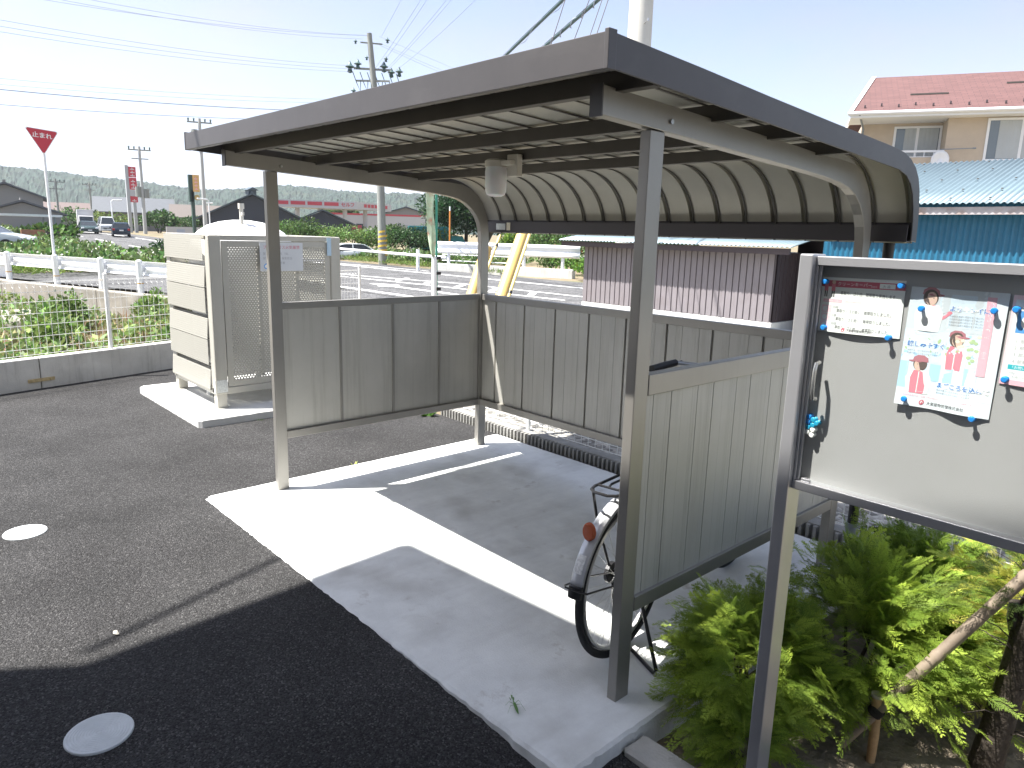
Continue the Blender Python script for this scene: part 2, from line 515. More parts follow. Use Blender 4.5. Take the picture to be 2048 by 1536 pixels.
# planted strip of soil right of the slab
M_BED = mat("garden_soil", (0.20, 0.165, 0.12), .95, var=.4, vscale=14, bump=1.0, bscale=45, dark=(.32, .28, .21), dscale=9, damt=.7)
bm_ = MB(); bn = 24
for i in range(bn+1):
    for j in range(bn+1):
        x = 3.0+7*(i/bn)**1.5; y = -.05+2.24*j/bn
        bm_.v.append((x, y, -.125+.02*noise.noise((x*3, y*3, 0))))
for i in range(bn):
    for j in range(bn):
        q = i*(bn+1)+j; bm_.f.append((q, q+bn+1, q+bn+2, q+1))
struct(bm_.build("garden_soil", M_BED, smooth=True, recalc=False))

# main road with its pavement strip and the side road behind the guard rail
M_ROAD = asphalt("road_asphalt", (0.088, 0.088, 0.091), (0.16, 0.16, 0.155), 30, .5)
def strip(sections, z0=0.0):
    m = MB()
    for (n_, f_) in sections:
        m.v.append((n_[0], n_[1], z0+zter(n_[0]))); m.v.append((f_[0], f_[1], z0+zter(f_[0])))
    for i in range(len(sections)-1): m.f.append((2*i, 2*i+2, 2*i+3, 2*i+1))
    return m
secs = [((-6.6, 60), (-12.3, 60)), ((-6.6, 30), (-12.3, 30)), ((-6.7, 13), (-12.6, 19.0)), ((-7.6, 10.2), (-13.4, 18.3)), ((-9.2, 8.9), (-15, 18.2)),
        ((-12, 8.6), (-18, 18.2)), ((-20, 8.6), (-22, 18.2))] + [((x, 8.6), (x, 18.2)) for x in (-30, -36, -42, -48, -54, -60, -66, -72, -80, -120, -320)]
struct(strip(secs).build("road", M_ROAD, recalc=False))
sr = MB(); sr.quad((-12.2, 5.1, -.01), (-15.5, 3.85, -.01), (-21.6, 1.8, -.01), (-25.5, .5, -.01), (-24.2, 6.4, -.01), (-25, 8.7, -.01), (-9, 8.95, -.01), (-8.3, 8.1, -.01))
struct(sr.build("side_road", M_ROAD, recalc=False))
M_WHITE_LINE = mat("road_paint", (0.78, 0.78, 0.76), .7, var=.12, vscale=6)
mk = MB()
def line(pts, w, z=.004):
    for p, q in zip(pts[:-1], pts[1:]):
        p, q = Vector((*p, 0)), Vector((*q, 0)); d = (q-p).normalized(); s = Vector((-d.y, d.x, 0))*w/2
        mk.quad(*[(v.x, v.y, z+zter(v.x)) for v in (p-s, q-s, q+s, p+s)])
xs = [-9.5, -20, -30, -36, -42, -48, -54, -60, -66, -72, -80, -120, -300]
line([(x, 16.0) for x in xs], .18); line([(x, 9.0) for x in xs], .2)
line([(-9.0, 13.4), (-15, 13.4), (-20, 12.3), (-30, 11.9)], .13, .005)
line([(-9.0, 12.1), (-15, 11.9), (-20, 11.5), (-30, 11.6)], .13, .005)
for k in range(5):
    x = -10.5-k*1.7; line([(x, 12.25), (x-.9, 13.3)], .20, .0045)
line([(-11.6, 10.55), (-15.2, 10.55)], .2); line([(-15.2, 10.2), (-15.2, 10.9), (-16.2, 10.55)], .3, .005)
line([(-17.5, 9.7), (-19.5, 10.2)], .3, .006); line([(-22, 17.0), (-30, 16.6)], .12)
for k in range(8): line([(-36-k*9, 12.2), (-41-k*9, 12.2)], .16)
for k in range(6): line([(-62-k*1.3, 8.9), (-62-k*1.3, 15.8)], .5, .005) if k < 0 else None
struct(mk.build("road_markings", M_WHITE_LINE, recalc=False))

# wooded hills along the horizon
M_HILL = mat("wooded_hill", (0.0085, 0.025, 0.0155), .9, var=.75, vscale=.22, dark=(0.022, 0.033, 0.014), dscale=.05, damt=.8)
prof = [(-40, 40), (0, 44), (80, 46), (105, 45.3), (153, 42), (190, 40), (220, 37), (260, 35), (298, 37), (335, 40), (369, 40), (420, 38), (461, 38), (520, 34), (588, 30), (700, 24), (900, 18)]
def ridge(th):
    y = math.tan(th)*0  # azimuth measured from -X towards +Y
    return th
az = [math.atan2(p[0]+1.95, math.sqrt(max(795**2-(p[0]+1.95)**2, 100))) for p in prof if abs(p[0]) < 780]
hz = [p[1] for p in prof if abs(p[0]) < 780]
A = np.linspace(-.42, 1.25, 900); nr = 26
hv = []
for a_ in A:
    H = float(np.interp(a_, az, hz))*1.08
    for r in range(nr):
        t = r/(nr-1)
        rad = 560+300*t
        prof_t = math.sin(min(t/.8, 1)*math.pi/2) if t < .8 else 1-(t-.8)*2.2
        z = H*prof_t-1
        x, y = 4.35-rad*math.cos(a_), -1.95+rad*math.sin(a_)
        n1 = noise.noise((x*.012, y*.012, 3)); n2 = noise.noise((x*.09, y*.09, 5)); n3 = noise.noise((x*.25, y*.25, 9))
        if t > .02: z += 3*n1 + 1.2*n2*min(1, t*4) + 2.0*n3 + 1.6*noise.noise((x*.55, y*.55, 2))
        hv.append((x, y, z))
hm = MB(); hm.v = hv
for i in range(len(A)-1):
    for r in range(nr-1):
        q = i*nr+r; hm.f.append((q, q+nr, q+nr+1, q+1))
struct(hm.build("hills", M_HILL, recalc=False))

# ================================================================== BICYCLE SHELTER
M_ALU = mat("champagne_aluminium", (0.30, 0.288, 0.265), .40, .55, var=.05, vscale=3)
M_SHEET = mat("beige_wall_sheet", (0.46, 0.45, 0.415), .48, .25, var=.06, vscale=2.2, dark=(.30, .285, .25), dscale=1.3, damt=.4)
M_FASC = mat("dark_bronze_fascia", (0.078, 0.073, 0.075), .45, .10, var=.08, vscale=6)
M_PURL = mat("bronze_purlin", (0.080, 0.073, 0.064), .55, .1, var=.08, vscale=6)
M_ROOF = mat("beige_roof_sheet", (0.46, 0.445, 0.385), .5, .15, var=.07, vscale=3, dark=(.26, .24, .2), dscale=2.4, damt=.35)
M_BLK = mat("black_plastic", (0.016, 0.016, 0.018), .45)
M_GUT = mat("dark_gutter", (0.05, 0.045, 0.05), .5, .2)
M_STEEL = mat("bright_steel", (0.55, 0.55, 0.55), .3, .9)
weathered(M_SHEET, [(2.2, .50, .72, .45, (.27, .255, .22), (9, 9, .35)), (6, .60, .75, .35, (.52, .50, .45), (6, 6, .25)), (60, .70, .78, .7, (.10, .09, .08), (1, 1, 1))])
weathered(M_ALU, [(3, .52, .75, .35, (.25, .24, .225), (8, 8, .4)), (70, .70, .78, .6, (.12, .11, .10), (1, 1, 1))])
weathered(M_FASC, [(1.6, .50, .75, .4, (.13, .125, .125), (2, 2, 5)), (80, .72, .78, .5, (.25, .25, .24), (1, 1, 1))])
sh = thing("bicycle_shelter", "grey bronze bicycle shelter with curved back roof and half height side panels", "bicycle shelter")
W, DD = 2.86, 1.695
wx, wy = .0205, .0375
# front posts
for X in (0, W):
    MB().box(X-wx, -wy, -.02, X+wx, wy, 2.026).build("front_post", M_ALU, sh, bevel=.003)
# side arches: sloping beam, bend and rear post in one piece
inner = [(-.273, 2.041), (.04, 2.027), (.53, 2.003), (.92, 1.984), (1.19, 1.968), (1.34, 1.954), (1.43, 1.938), (1.50, 1.912), (1.56, 1.872), (1.605, 1.825), (1.637, 1.77), (1.653, 1.71), (1.658, 1.62), (1.658, -.02)]
outer = [(1.733, -.02), (1.733, 1.62), (1.731, 1.71), (1.722, 1.78), (1.70, 1.85), (1.665, 1.92), (1.615, 1.975), (1.55, 2.018), (1.47, 2.042), (1.36, 2.05), (1.19, 2.052), (.92, 2.068), (.53, 2.087), (.04, 2.111), (-.273, 2.125)]
for X in (0, W):
    x0 = X-wx if X else -wx
    MB().prism([(x0-.002, y, z) for y, z in inner+outer], (2*wx+.004, 0, 0)).build("arch_frame", M_ALU, sh, bevel=.0025)
    for y, z in ((.06, 2.06),):
        MB().cyl((X+(wx+.001)*(1 if X else 1), y, z), (X+(wx+.010), y, z), .008, n=10).build("bolt", M_STEEL, sh)
# black cap on the front end of each beam
for X in (0, W):
    MB().box(X-.024, -.279, 2.037, X+.024, -.2735, 2.129).build("beam_cap", M_FASC, sh)
# purlins across
for y in (-.20, .31, .69, 1.09):
    zb = 2.115-.05*(y+.27)+.001
    MB().box(-.158, y-.02, zb, 3.018, y+.02, zb+.058-.006*y).build("purlin", M_PURL, sh, bevel=.002)
# roof skin following the curve, ribs standing up from it
def roof_path():
    p = [(-.425, 2.192), (0, 2.171), (.4, 2.150), (.8, 2.129), (1.2, 2.107), (1.42, 2.095)]
    cy, cz, r = 1.46, 1.735, .360
    for k in range(0, 17):
        t = math.pi/2*(1-k/16.0)
        p.append((cy+ .415*math.cos(t), cz + r*math.sin(t)))
    p.append((1.877, 1.70))
    return p
path = roof_path()
nrm = []
for i in range(len(path)):
    y0, z0 = path[max(i-1, 0)]; y1, z1 = path[min(i+1, len(path)-1)]
    d = Vector((y1-y0, z1-z0)).normalized(); nrm.append((-d.y, d.x))
prof_x = []   # (x, lift)
nb = 18; pit = (3.02+.16)/nb
for k in range(nb):
    x = -.16+k*pit
    prof_x += [(x+.002, 0), (x+pit-.034, 0), (x+pit-.030, .022), (x+pit-.012, .022), (x+pit-.008, 0)]
prof_x.append((3.02, 0))
rf = MB()
for (x, l) in prof_x:
    for (y, z), (ny_, nz_) in zip(path, nrm): rf.v.append((x, y+ny_*l, z+nz_*l))
m_ = len(path)
for i in range(len(prof_x)-1):
    for j in range(m_-1):
        q = i*m_+j; rf.f.append((q, q+m_, q+m_+1, q+1))
ro = rf.build("roof_sheet", M_ROOF, sh, smooth=True, recalc=False, angle=30)
sm = ro.modifiers.new("thick", 'SOLIDIFY'); sm.thickness = .0012; sm.offset = 1
# dark seam strips under every second rib of the curved part
for k in range(nb):
    x = -.16+(k+1)*pit-.021
    if k >= nb-1: continue
    s_ = MB()
    wdt = .012 if k % 2 else .007
    pp = [(y-n_[0]*.006, z-n_[1]*.006) for (y, z), n_ in zip(path, nrm)]
    for (y, z) in pp:
        s_.v += [(x+.018-wdt/2, y, z), (x+.018+wdt/2, y, z)]
    for i in range(len(pp)-1): s_.f.append((2*i, 2*i+1, 2*i+3, 2*i+2))
    o = s_.build("roof_seam", M_PURL, sh, recalc=False)
    sm = o.modifiers.new("thick", 'SOLIDIFY'); sm.thickness = .004; sm.offset = 0
# fascias
MB().box(-.171, -.432, 2.122, 3.031, -.424, 2.214).add(MB().box(-.171, -.4235, 2.122, 3.031, -.40, 2.126)).build("front_fascia", M_FASC, sh, bevel=.002)
ftop = [(-.4235, 2.214), (0, 2.192), (.4, 2.168), (.9, 2.141), (1.40, 2.116), (1.52, 2.109), (1.62, 2.098), (1.70, 2.078), (1.77, 2.045), (1.82, 2.002), (1.855, 1.945), (1.875, 1.88), (1.89, 1.80), (1.897, 1.706)]
fbot = [(1.833, 1.712), (1.822, 1.80), (1.805, 1.865), (1.775, 1.925), (1.73, 1.972), (1.67, 2.003), (1.58, 2.022), (1.40, 2.032), (.9, 2.058), (.4, 2.083), (0, 2.103), (-.4235, 2.124)]
MB().prism([(3.024, y, z) for y, z in ftop+fbot], (.008, 0, 0)).build("side_fascia", M_FASC, sh, bevel=.002)
MB().prism([(-.171, y, z) for y, z in ftop+fbot], (.008, 0, 0)).build("side_fascia", M_FASC, sh, bevel=.002)
for x in (3.03, -.171):
    MB().box(x-.012 if x > 0 else x-.002, -.434, 2.121, x+.003 if x > 0 else x+.013, -.40, 2.221).build("corner_cap", M_FASC, sh, bevel=.002)
gutter = MB().box(-.16, 1.80, 1.706, 3.02, 1.806, 1.786).box(-.16, 1.806, 1.706, 3.02, 1.87, 1.712).box(-.16, 1.868, 1.712, 3.02, 1.874, 1.80).build("gutter", M_GUT, sh, bevel=.0015)
M_LABEL = mat("silver_label", (.62, .64, .62), .4, .3, var=.2, vscale=60)
M_LABEL2 = mat("cream_label", (.66, .60, .46), .5, 0, var=.1, vscale=60)
MB().box(.03, 1.7985, 1.725, .135, 1.8, 1.772).build("maker_plate", M_LABEL, gutter)
MB().box(.150, 1.7985, 1.722, .192, 1.8, 1.780).build("maker_plate", M_LABEL2, gutter)
# gutter brackets
for X in (.0, W):
    MB().prism([(X-.003, 1.734, 1.60), (X-.003, 1.80, 1.705), (X-.003, 1.734, 1.705)], (.006, 0, 0)).build("gutter_bracket", M_PURL, sh)
# black downpipe with grey collars
dp = MB().tube([(2.93, 1.842, 1.70), (2.93, 1.842, 1.62), (2.925, 1.85, 1.5), (2.925, 1.85, -.02)], .026, 14).build("downpipe", M_BLK, sh, smooth=True)
M_PVC = mat("grey_pvc", (.22, .25, .28), .45)
for z0, z1 in ((.16, .235), (.06, .12)):
    MB().cyl((2.925, 1.85, z0), (2.925, 1.85, z1), .031, n=14).build("pipe_collar", M_PVC, dp, smooth=True)

def sheet_profile(L, pitch, kind, off):
    """polyline (s, depth) of a ribbed wall sheet of length L"""
    pts = [(0, 0)]; s = off
    def groove(a, w, d):
        if 0 < a-.001 and a+w < L-.001: pts.extend([(a, 0), (a+.001, d), (a+w-.001, d), (a+w, 0)])
    while s < L:
        if kind == 'seam':
            groove(s, .020, .016)
            for o, w, d in ((.075, .003, .004), (.100, .003, .004), (.118, .005, .007), (.190, .003, .004), (.212, .003, .004), (.236, .005, .008)):
                groove(s+o, w, d)
        elif kind == 'out':
            for o, w, d in ((.035, .003, .004), (.052, .003, .004), (.068, .006, .009), (.145, .003, .004), (.160, .003, .004), (.175, .007, .010), (.245, .003, .004)):
                groove(s+o, w, d)
        else:
            for o, w, d in ((.09, .002, .0025), (.19, .002, .0025), (.27, .002, .0025)): groove(s+o, w, d)
        s += pitch
    pts.append((L, 0))
    pts.sort(key=lambda q: q[0])
    return pts
def sheet(pts, z0, z1, fn):
    m = MB()
    for s, d in pts: m.v += [fn(s, d, z0), fn(s, d, z1)]
    for i in range(len(pts)-1): m.f.append((2*i, 2*i+2, 2*i+3, 2*i+1))
    return m
def thick(o, t=.004, off=-1):
    s = o.modifiers.new("thick", 'SOLIDIFY'); s.thickness = t; s.offset = off
# left panel (seen from inside): sheet plane x = -.002
zt, zb = 1.232, .342
o = sheet(sheet_profile(1.62, .40, 'plain', .0), zb+.03, zt-.03, lambda s, d, z: (-.004-d, .0375+s, z)).build("left_panel", M_SHEET, sh, recalc=False); thick(o, .006, 0)
for y in (.44, .86, 1.27):
    MB().box(-.0035, y, zb+.052, .006, y+.018, zt-.045).build("panel_batten", M_ALU, sh, bevel=.0015)
MB().box(-.019, .0385, zt-.045, .014, 1.657, zt).build("top_rail", M_ALU, sh, bevel=.003)
MB().box(-.019, .0385, zb, .019, 1.657, zb+.050).build("bottom_rail", M_ALU, sh, bevel=.003)
# back panel: sheet plane y = 1.70
o = sheet(sheet_profile(2.815, .318, 'seam', .145), zb+.03, zt-.03, lambda s, d, z: (.0225+s, 1.690+d, z)).build("back_panel", M_SHEET, sh, recalc=False); thick(o, .004, 0)
MB().box(.0235, 1.672, zt-.048, W-.0235, 1.716, zt).build("top_rail", M_ALU, sh, bevel=.003)
MB().box(.0235, 1.664, zb, W-.0235, 1.716, zb+.052).build("bottom_rail", M_ALU, sh, bevel=.003)
# right panel seen from outside: sheet plane x = W+.006
o = sheet(sheet_profile(1.62, .275, 'out', -.02), zb+.03, zt-.03, lambda s, d, z: (W+.007-d, .0375+s, z)).build("right_panel", M_SHEET, sh, recalc=False); thick(o, .004, 0)
MB().box(W-.018, .0385, zt-.075, W+.0225, 1.657, zt).build("top_rail", M_ALU, sh, bevel=.003)
MB().box(W-.018, .0385, zb, W+.0225, 1.657, zb+.058).build("bottom_rail", M_ALU, sh, bevel=.003)

# lamp hung from the third purlin
M_FROST = mat("frosted_glass", (.72, .73, .72), .35, spec=.5)
MATS["frosted_glass"].node_tree.nodes["Principled BSDF"].inputs['Subsurface Weight'].default_value = .3
M_CREAM = mat("cream_plastic", (.55, .52, .45), .5)
lp = thing("shelter_lamp", "frosted white jar lamp with cream bracket under the shelter roof", "lamp", (1.38, .62, 1.98))
MB().lathe((0, 0, 0), [(.0, -.095), (.03, -.094), (.048, -.085), (.056, -.065), (.058, .03), (.054, .055), (0, .058)], 28).build("lamp_glass", M_FROST, lp, smooth=True)
MB().lathe((0, 0, .055), [(0, 0), (.06, 0), (.06, .03), (.05, .038), (0, .038)], 28).build("lamp_collar", M_CREAM, lp, smooth=True)
MB().box(.02, -.02, .06, .13, .03, .085).add(MB().box(.07, .012, .005, .15, .048, .115)).build("lamp_bracket", M_CREAM, lp, bevel=.004)

# ================================================================== BICYCLE
M_TYRE = mat("tyre_rubber", (.018, .018, .02), .8, bump=.5, bscale=250)
M_RIM = mat("rim_alloy", (.60, .60, .60), .35, .85)
M_FEND = mat("silver_mudguard", (.50, .51, .53), .3, .35)
M_BFRAME = mat("bike_frame_silver", (.45, .47, .50), .3, .5)
M_BBLK = mat("bike_black_metal", (.02, .02, .022), .35, .3)
M_REFL = mat("amber_reflector", (.48, .085, .018), .18, bump=.6, bscale=300)
bk = thing("bicycle", "silver city bicycle with black carrier and amber rear reflector standing inside the shelter", "bicycle", (2.67, .24, 0), R(8))
RW = .335
def wheel(name, cy):
    root = MB().torus((0, cy, RW), (1, 0, 0), RW-.016, .016, 72, 12, flat=1.05).build(name, M_TYRE, bk, smooth=True)
    MB().torus((0, cy, RW), (1, 0, 0), RW-.043, .010, 72, 8, flat=1.3).build("rim", M_RIM, root, smooth=True)
    MB().cyl((-.045, cy, RW), (.045, cy, RW), .017).cyl((-.03, cy, RW), (-.025, cy, RW), .03).cyl((.025, cy, RW), (.03, cy, RW), .03).build("hub", M_BBLK, root, smooth=True)
    s = MB()
    for k in range(36):
        a = 2*math.pi*k/36; sd = 1 if k % 2 else -1; b = a+(.38 if (k//2) % 2 else -.38)
        s.tube([(sd*.027, cy+.027*math.cos(b), RW+.027*math.sin(b)), (0, cy+(RW-.05)*math.cos(a), RW+(RW-.05)*math.sin(a))], .0012, 4, cap=False)
    s.build("spoke", M_RIM, root, recalc=False)
    return root
wheel("rear_wheel", 0); wheel("front_wheel", 1.10)
def fender(name, cy, a0, a1, tip):
    n = 40; m = MB(); sec = [(-.027, -.008), (-.025, .003), (-.015, .009), (0, .011), (.015, .009), (.025, .003), (.027, -.008)]
    for i in range(n+1):
        t = a0+(a1-a0)*i/n
        for (x, q) in sec:
            r = RW+.022+q; m.v.append((x, cy+r*math.cos(t), RW+r*math.sin(t)))
    k = len(sec)
    for i in range(n):
        for j in range(k-1): m.f.append((i*k+j, i*k+j+1, (i+1)*k+j+1, (i+1)*k+j))
    o = m.build(name, M_FEND, bk, smooth=True, recalc=False); thick(o, .0015, 0)
    if tip:
        m = MB()
        for i in range(7):
            t = a1+.14*i/6-.02
            for (x, q) in sec: r = RW+.024+q; m.v.append((x*1.03, cy+r*math.cos(t), RW+r*math.sin(t)))
        for i in range(6):
            for j in range(k-1): m.f.append((i*k+j, i*k+j+1, (i+1)*k+j+1, (i+1)*k+j))
        t2 = m.build("mud_flap", M_BLK, o, smooth=True, recalc=False); thick(t2, .003, 0)
    return o
rfnd = fender("rear_mudguard", 0, R(15), R(166), True)
fender("front_mudguard", 1.10, R(20), R(150), False)
# reflector with its bracket on the rear mudguard
t = R(135); ry, rz_ = (RW+.075)*math.cos(t), RW+(RW+.075)*math.sin(t)
MB().lathe((0, ry+.014, rz_-.008), [(0, -.012), (.022, -.011), (.027, -.004), (.027, .006), (0, .008)], 22, axis='Y').xf(lambda p: (p[0], p[1], rz_-.008+(p[2]-rz_+.008)*1.35)).build("reflector", M_REFL, rfnd, smooth=True)
MB().box(-.008, ry+.014, rz_-.02, .008, ry+.042, rz_).build("reflector_bracket", M_BBLK, rfnd)
M_STK = mat("white_sticker", (.7, .7, .68), .5, var=.35, vscale=90)
ts = [R(147)+R(11)*i/8 for i in range(9)]; s_ = MB()
for q in ts:
    for x in (-.017, 0, .017):
        r = RW+.022+.0125-.10*abs(x); s_.v.append((x, r*math.cos(q), RW+r*math.sin(q)))
for i in range(8):
    for j in range(2): s_.f.append((i*3+j, i*3+j+1, (i+1)*3+j+1, (i+1)*3+j))
s_.build("registration_sticker", M_STK, rfnd, recalc=False)
# carrier
cz = .748; ca = MB()
loop = [(-.065, .30), (-.065, -.15), (-.055, -.19), (-.03, -.21), (.03, -.21), (.055, -.19), (.065, -.15), (.065, .30)]
ca.tube([(x, y, cz) for x, y in loop], .006, 8)
loop2 = [(-.035, .30), (-.035, -.08), (-.02, -.12), (.02, -.12), (.035, -.08), (.035, .30)]
ca.tube([(x, y, cz-.004) for x, y in loop2], .005, 8)
ca.tube([(-.065, -.13, cz), (.065, -.13, cz)], .005, 8).tube([(-.065, .12, cz), (.065, .12, cz)], .005, 8)
for sx in (-1, 1):
    ca.tube([(sx*.062, -.17, cz), (sx*.064, -.12, cz-.16), (sx*.06, 0, RW)], .006, 8)
    ca.tube([(sx*.05, -.345, RW+.075), (sx*.058, -.2, RW+.05), (sx*.058, 0, RW)], .004, 8)
ca.tube([(-.05, -.345, RW+.075), (-.03, -.372, RW+.085), (.03, -.372, RW+.085), (.05, -.345, RW+.075)], .004, 8)
ca.build("carrier", M_BBLK, bk, smooth=True)
# frame
fr = MB()
bb = (0, .46, .29)
for sx in (-1, 1):
    fr.tube([(sx*.055, 0, RW), (sx*.03, .40, .30)], .010, 10).tube([(sx*.055, 0, RW), (sx*.025, .33, .70)], .008, 10)
    fr.tube([(sx*.05, 1.10, RW), (sx*.05, 1.03, .62), (sx*.03, .995, .70)], .012, 10)
fr.tube([bb, (0, .36, .62), (0, .30, .80)], .016, 12).tube([bb, (0, .62, .36), (0, .80, .52), (0, .97, .74)], .020, 12)
fr.tube([(0, .985, .66), (0, .94, .86)], .020, 12)
fr.build("bike_frame", M_BFRAME, bk, smooth=True)
MB().tube([(0, .30, .78), (0, .28, .88)], .012, 10).build("seat_post", M_STEEL, bk, smooth=True)
sd = MB(); prof = [(-.15, .085), (-.11, .105), (-.04, .10), (.03, .06), (.09, .03), (.13, .018), (.15, .006)]
for (y, w) in prof:
    for x, z in ((-w, -.02), (-w*.8, .018), (0, .028), (w*.8, .018), (w, -.02), (0, -.03)): sd.v.append((x, .30+y, .91+z))
for i in range(len(prof)-1):
    for j in range(6): sd.f.append((i*6+j, i*6+(j+1) % 6, (i+1)*6+(j+1) % 6, (i+1)*6+j))
sd.f += [tuple(range(6)), tuple(range(len(prof)*6-1, len(prof)*6-7, -1))]
sd.build("saddle", M_BLK, bk, smooth=True, bevel=.0)
hb = MB()
for sx in (-1, 1):
    hb.tube([(0, .92, 1.03), (sx*.06, .95, 1.04), (sx*.17, .93, 1.075), (sx*.235-.02, .84, 1.09), (sx*.24-.03, .72, 1.085)], .011, 10)
hb.tube([(0, .94, .86), (0, .92, 1.03)], .012, 10)
hbo = hb.build("handlebar", M_STEEL, bk, smooth=True)
for sx in (-1, 1):
    MB().tube([(sx*.236-.02, .83, 1.09), (sx*.24-.03, .72, 1.085), (sx*.242-.035, .63, 1.08)], .018, 12).build("grip", M_BLK, hbo, smooth=True)
    MB().tube([(sx*.225-.015, .87, 1.095), (sx*.262-.02, .80, 1.075), (sx*.265-.03, .70, 1.065)], .006, 8).build("brake_lever", M_BBLK, hbo, smooth=True)
# chain case, hub brake and cranks
MB().cyl((.035, .46, .29), (.050, .46, .29), .085, n=24).prism([(.036, .0, RW+.035), (.036, .46, .375), (.036, .46, .21), (.036, 0, RW-.035)], (.012, 0, 0)).build("chain_case", M_BBLK, bk)
MB().cyl((-.050, 0, RW), (-.068, 0, RW), .045, n=20).bar((-.06, .02, RW-.02), (-.045, .22, .27), .012, .022).build("hub_brake", M_BBLK, bk)
for sx, dy, dz in ((1, .13, .10), (-1, -.13, -.10)):
    ck_ = MB().bar((sx*.055, .46, .29), (sx*.068, .46+dy, .29+dz), .014, .022).build("crank", M_BBLK, bk)
    MB().box(sx*.078, .46+dy-.04, .29+dz-.012, sx*.15, .46+dy+.04, .29+dz+.012).build("pedal", M_BLK, ck_)
# double-leg stand, one loop of tube
MB().tube([(.06, .01, RW-.01), (.12, -.02, .20), (.205, -.06, .028), (.19, -.055, .010), (.06, .02, .009), (-.04, .07, .012), (-.055, .05, .08), (-.06, .01, RW-.01)], .008, 8).build("stand", M_BBLK, bk, smooth=True)

# ================================================================== EDGING AND BACK FENCE
M_EDGE = mat("edging_concrete", (.27, .265, .25), .9, var=.25, vscale=9, bump=.4, bscale=90)
def edging(x):
    m = MB(); L = .598; n = 14; p = L/n
    m.box(x, 2.075, -.12, x+L, 2.175, .072)
    for k in range(n):
        m.prism([(x+k*p+.008, 2.0755, -.12), (x+k*p+.012, 2.048, -.12), (x+k*p+p-.012, 2.048, -.12), (x+k*p+p-.008, 2.0755, -.12)], (0, 0, .185))
    o = m.build("edging_block", M_EDGE, loc=(x, 2.1, -.12))
    return tag(o, "ribbed grey concrete edging block in the row behind the shelter slab", "edging block", "edging blocks behind the shelter")
for k in range(14): edging(-1.02+.6*k)
M_WHITE = mat("white_coated_steel", (.80, .81, .80), .38, var=.05, vscale=8)
def mesh_panel(m, p, q, z0, z1, dv=.08, zs=None, rv=.0026, rh=.0032, fold=True):
    """wire fence panel from p to q (xy)"""
    p, q = Vector((*p, 0)), Vector((*q, 0)); d = q-p; L = d.length; d.normalize(); s = Vector((-d.y, d.x, 0))
    n = int(L/dv)
    for i in range(n+1):
        b = p+d*(i*L/n)
        pts = [(b.x, b.y, z0), (b.x, b.y, z1)]
        if fold: pts += [(b.x+s.x*.035, b.y+s.y*.035, z1-.012), (b.x+s.x*.03, b.y+s.y*.03, z1-.05), (b.x, b.y, z1-.06)]
        m.tube(pts, rv, 4, cap=False)
    for z in zs:
        m.tube([(p.x, p.y, z), (q.x, q.y, z)], rh, 5, cap=False)
    if fold:
        for z, o in ((z1, 0), (z1-.012, .035)):
            m.tube([(p.x+s.x*o, p.y+s.y*o, z), (q.x+s.x*o, q.y+s.y*o, z)], rh, 5, cap=False)
bf = thing("mesh_fence", "low white wire mesh fence on the edging behind the bicycle shelter", "fence", (0, 2.13, .07))
xs_ = [-.95, .12, 1.9, 3.7]
for x in xs_:
    MB().cyl((x, 0, 0), (x, 0, .78), .020, n=12).build("fence_post", M_WHITE, bf, smooth=True)
for a0, a1 in zip(xs_[:-1], xs_[1:]):
    m = MB(); mesh_panel(m, (a0+.02, .0), (a1-.02, .0), .03, .76, .07, [.03, .09, .2, .36, .52, .68])
    m.build("mesh_panel", M_WHITE, bf, recalc=False)

# ================================================================== LOW WALL WITH MESH FENCE
M_WALL = mat("wall_concrete", (.52, .52, .50), .85, var=.14, vscale=3, bump=.25, bscale=70, dark=(.26, .25, .23), dscale=1.2, damt=.5)
wd = Vector((-.2697, .9629, 0)); ws = Vector((-.9629, -.2697, 0))
def wp(t, o=0, z=0):
    p = Vector((-4.28, -1.0, 0))+wd*t+ws*o
    return (p.x, p.y, z)
weathered(M_WALL, [(2.5, .52, .72, .5, (.22, .215, .20), (7, 7, .5))])
wallr = thing("low_wall", "low grey concrete block wall along the car park under the white mesh fence", "wall", wp(0, 0, 0))
def rel(p, o): return (p[0]-o[0], p[1]-o[1], p[2]-o[2])
wo_ = wp(0, 0, 0)
for k in range(-5, 4):
    t0, t1 = .40+2.0*k, .40+2.0*(k+1)-.008
    MB().prism([rel(wp(t0, 0, -.8), wo_), rel(wp(t1, 0, -.8), wo_), rel(wp(t1, .13, -.8), wo_), rel(wp(t0, .13, -.8), wo_)], (0, 0, 1.105)).build("wall_block", M_WALL, wallr, bevel=.008)
    MB().prism([rel(wp(t1, .01, -.7), wo_), rel(wp(t1+.008, .01, -.7), wo_), rel(wp(t1+.008, .12, -.7), wo_), rel(wp(t1, .12, -.7), wo_)], (0, 0, 1.0)).build("joint_filler", M_PURL, wallr)
M_OCH = mat("ochre_bracket", (.45, .36, .20), .6, .1, var=.2, vscale=30)
b0 = .40
MB().obox(rel(wp(b0-.003, -.006, .075), wo_), (wd, ws, (0, 0, 1)), (.13, .006, .018)).cyl(rel(wp(b0-.09, -.012, .075), wo_), rel(wp(b0-.09, -.022, .075), wo_), .016).cyl(rel(wp(b0+.09, -.012, .075), wo_), rel(wp(b0+.09, -.022, .075), wo_), .016).build("joint_bracket", M_OCH, wallr, bevel=.002)
mf = thing("mesh_fence", "tall white wire mesh fence standing on the low concrete wall", "fence", wp(0, 0, 0))
posts_t = [1.19-2.0*3, 1.19-2.0*2, 1.19-2.0, 1.19, 3.19, 5.19]
posts_t = [1.19+2.0*k for k in range(-5, 3)]
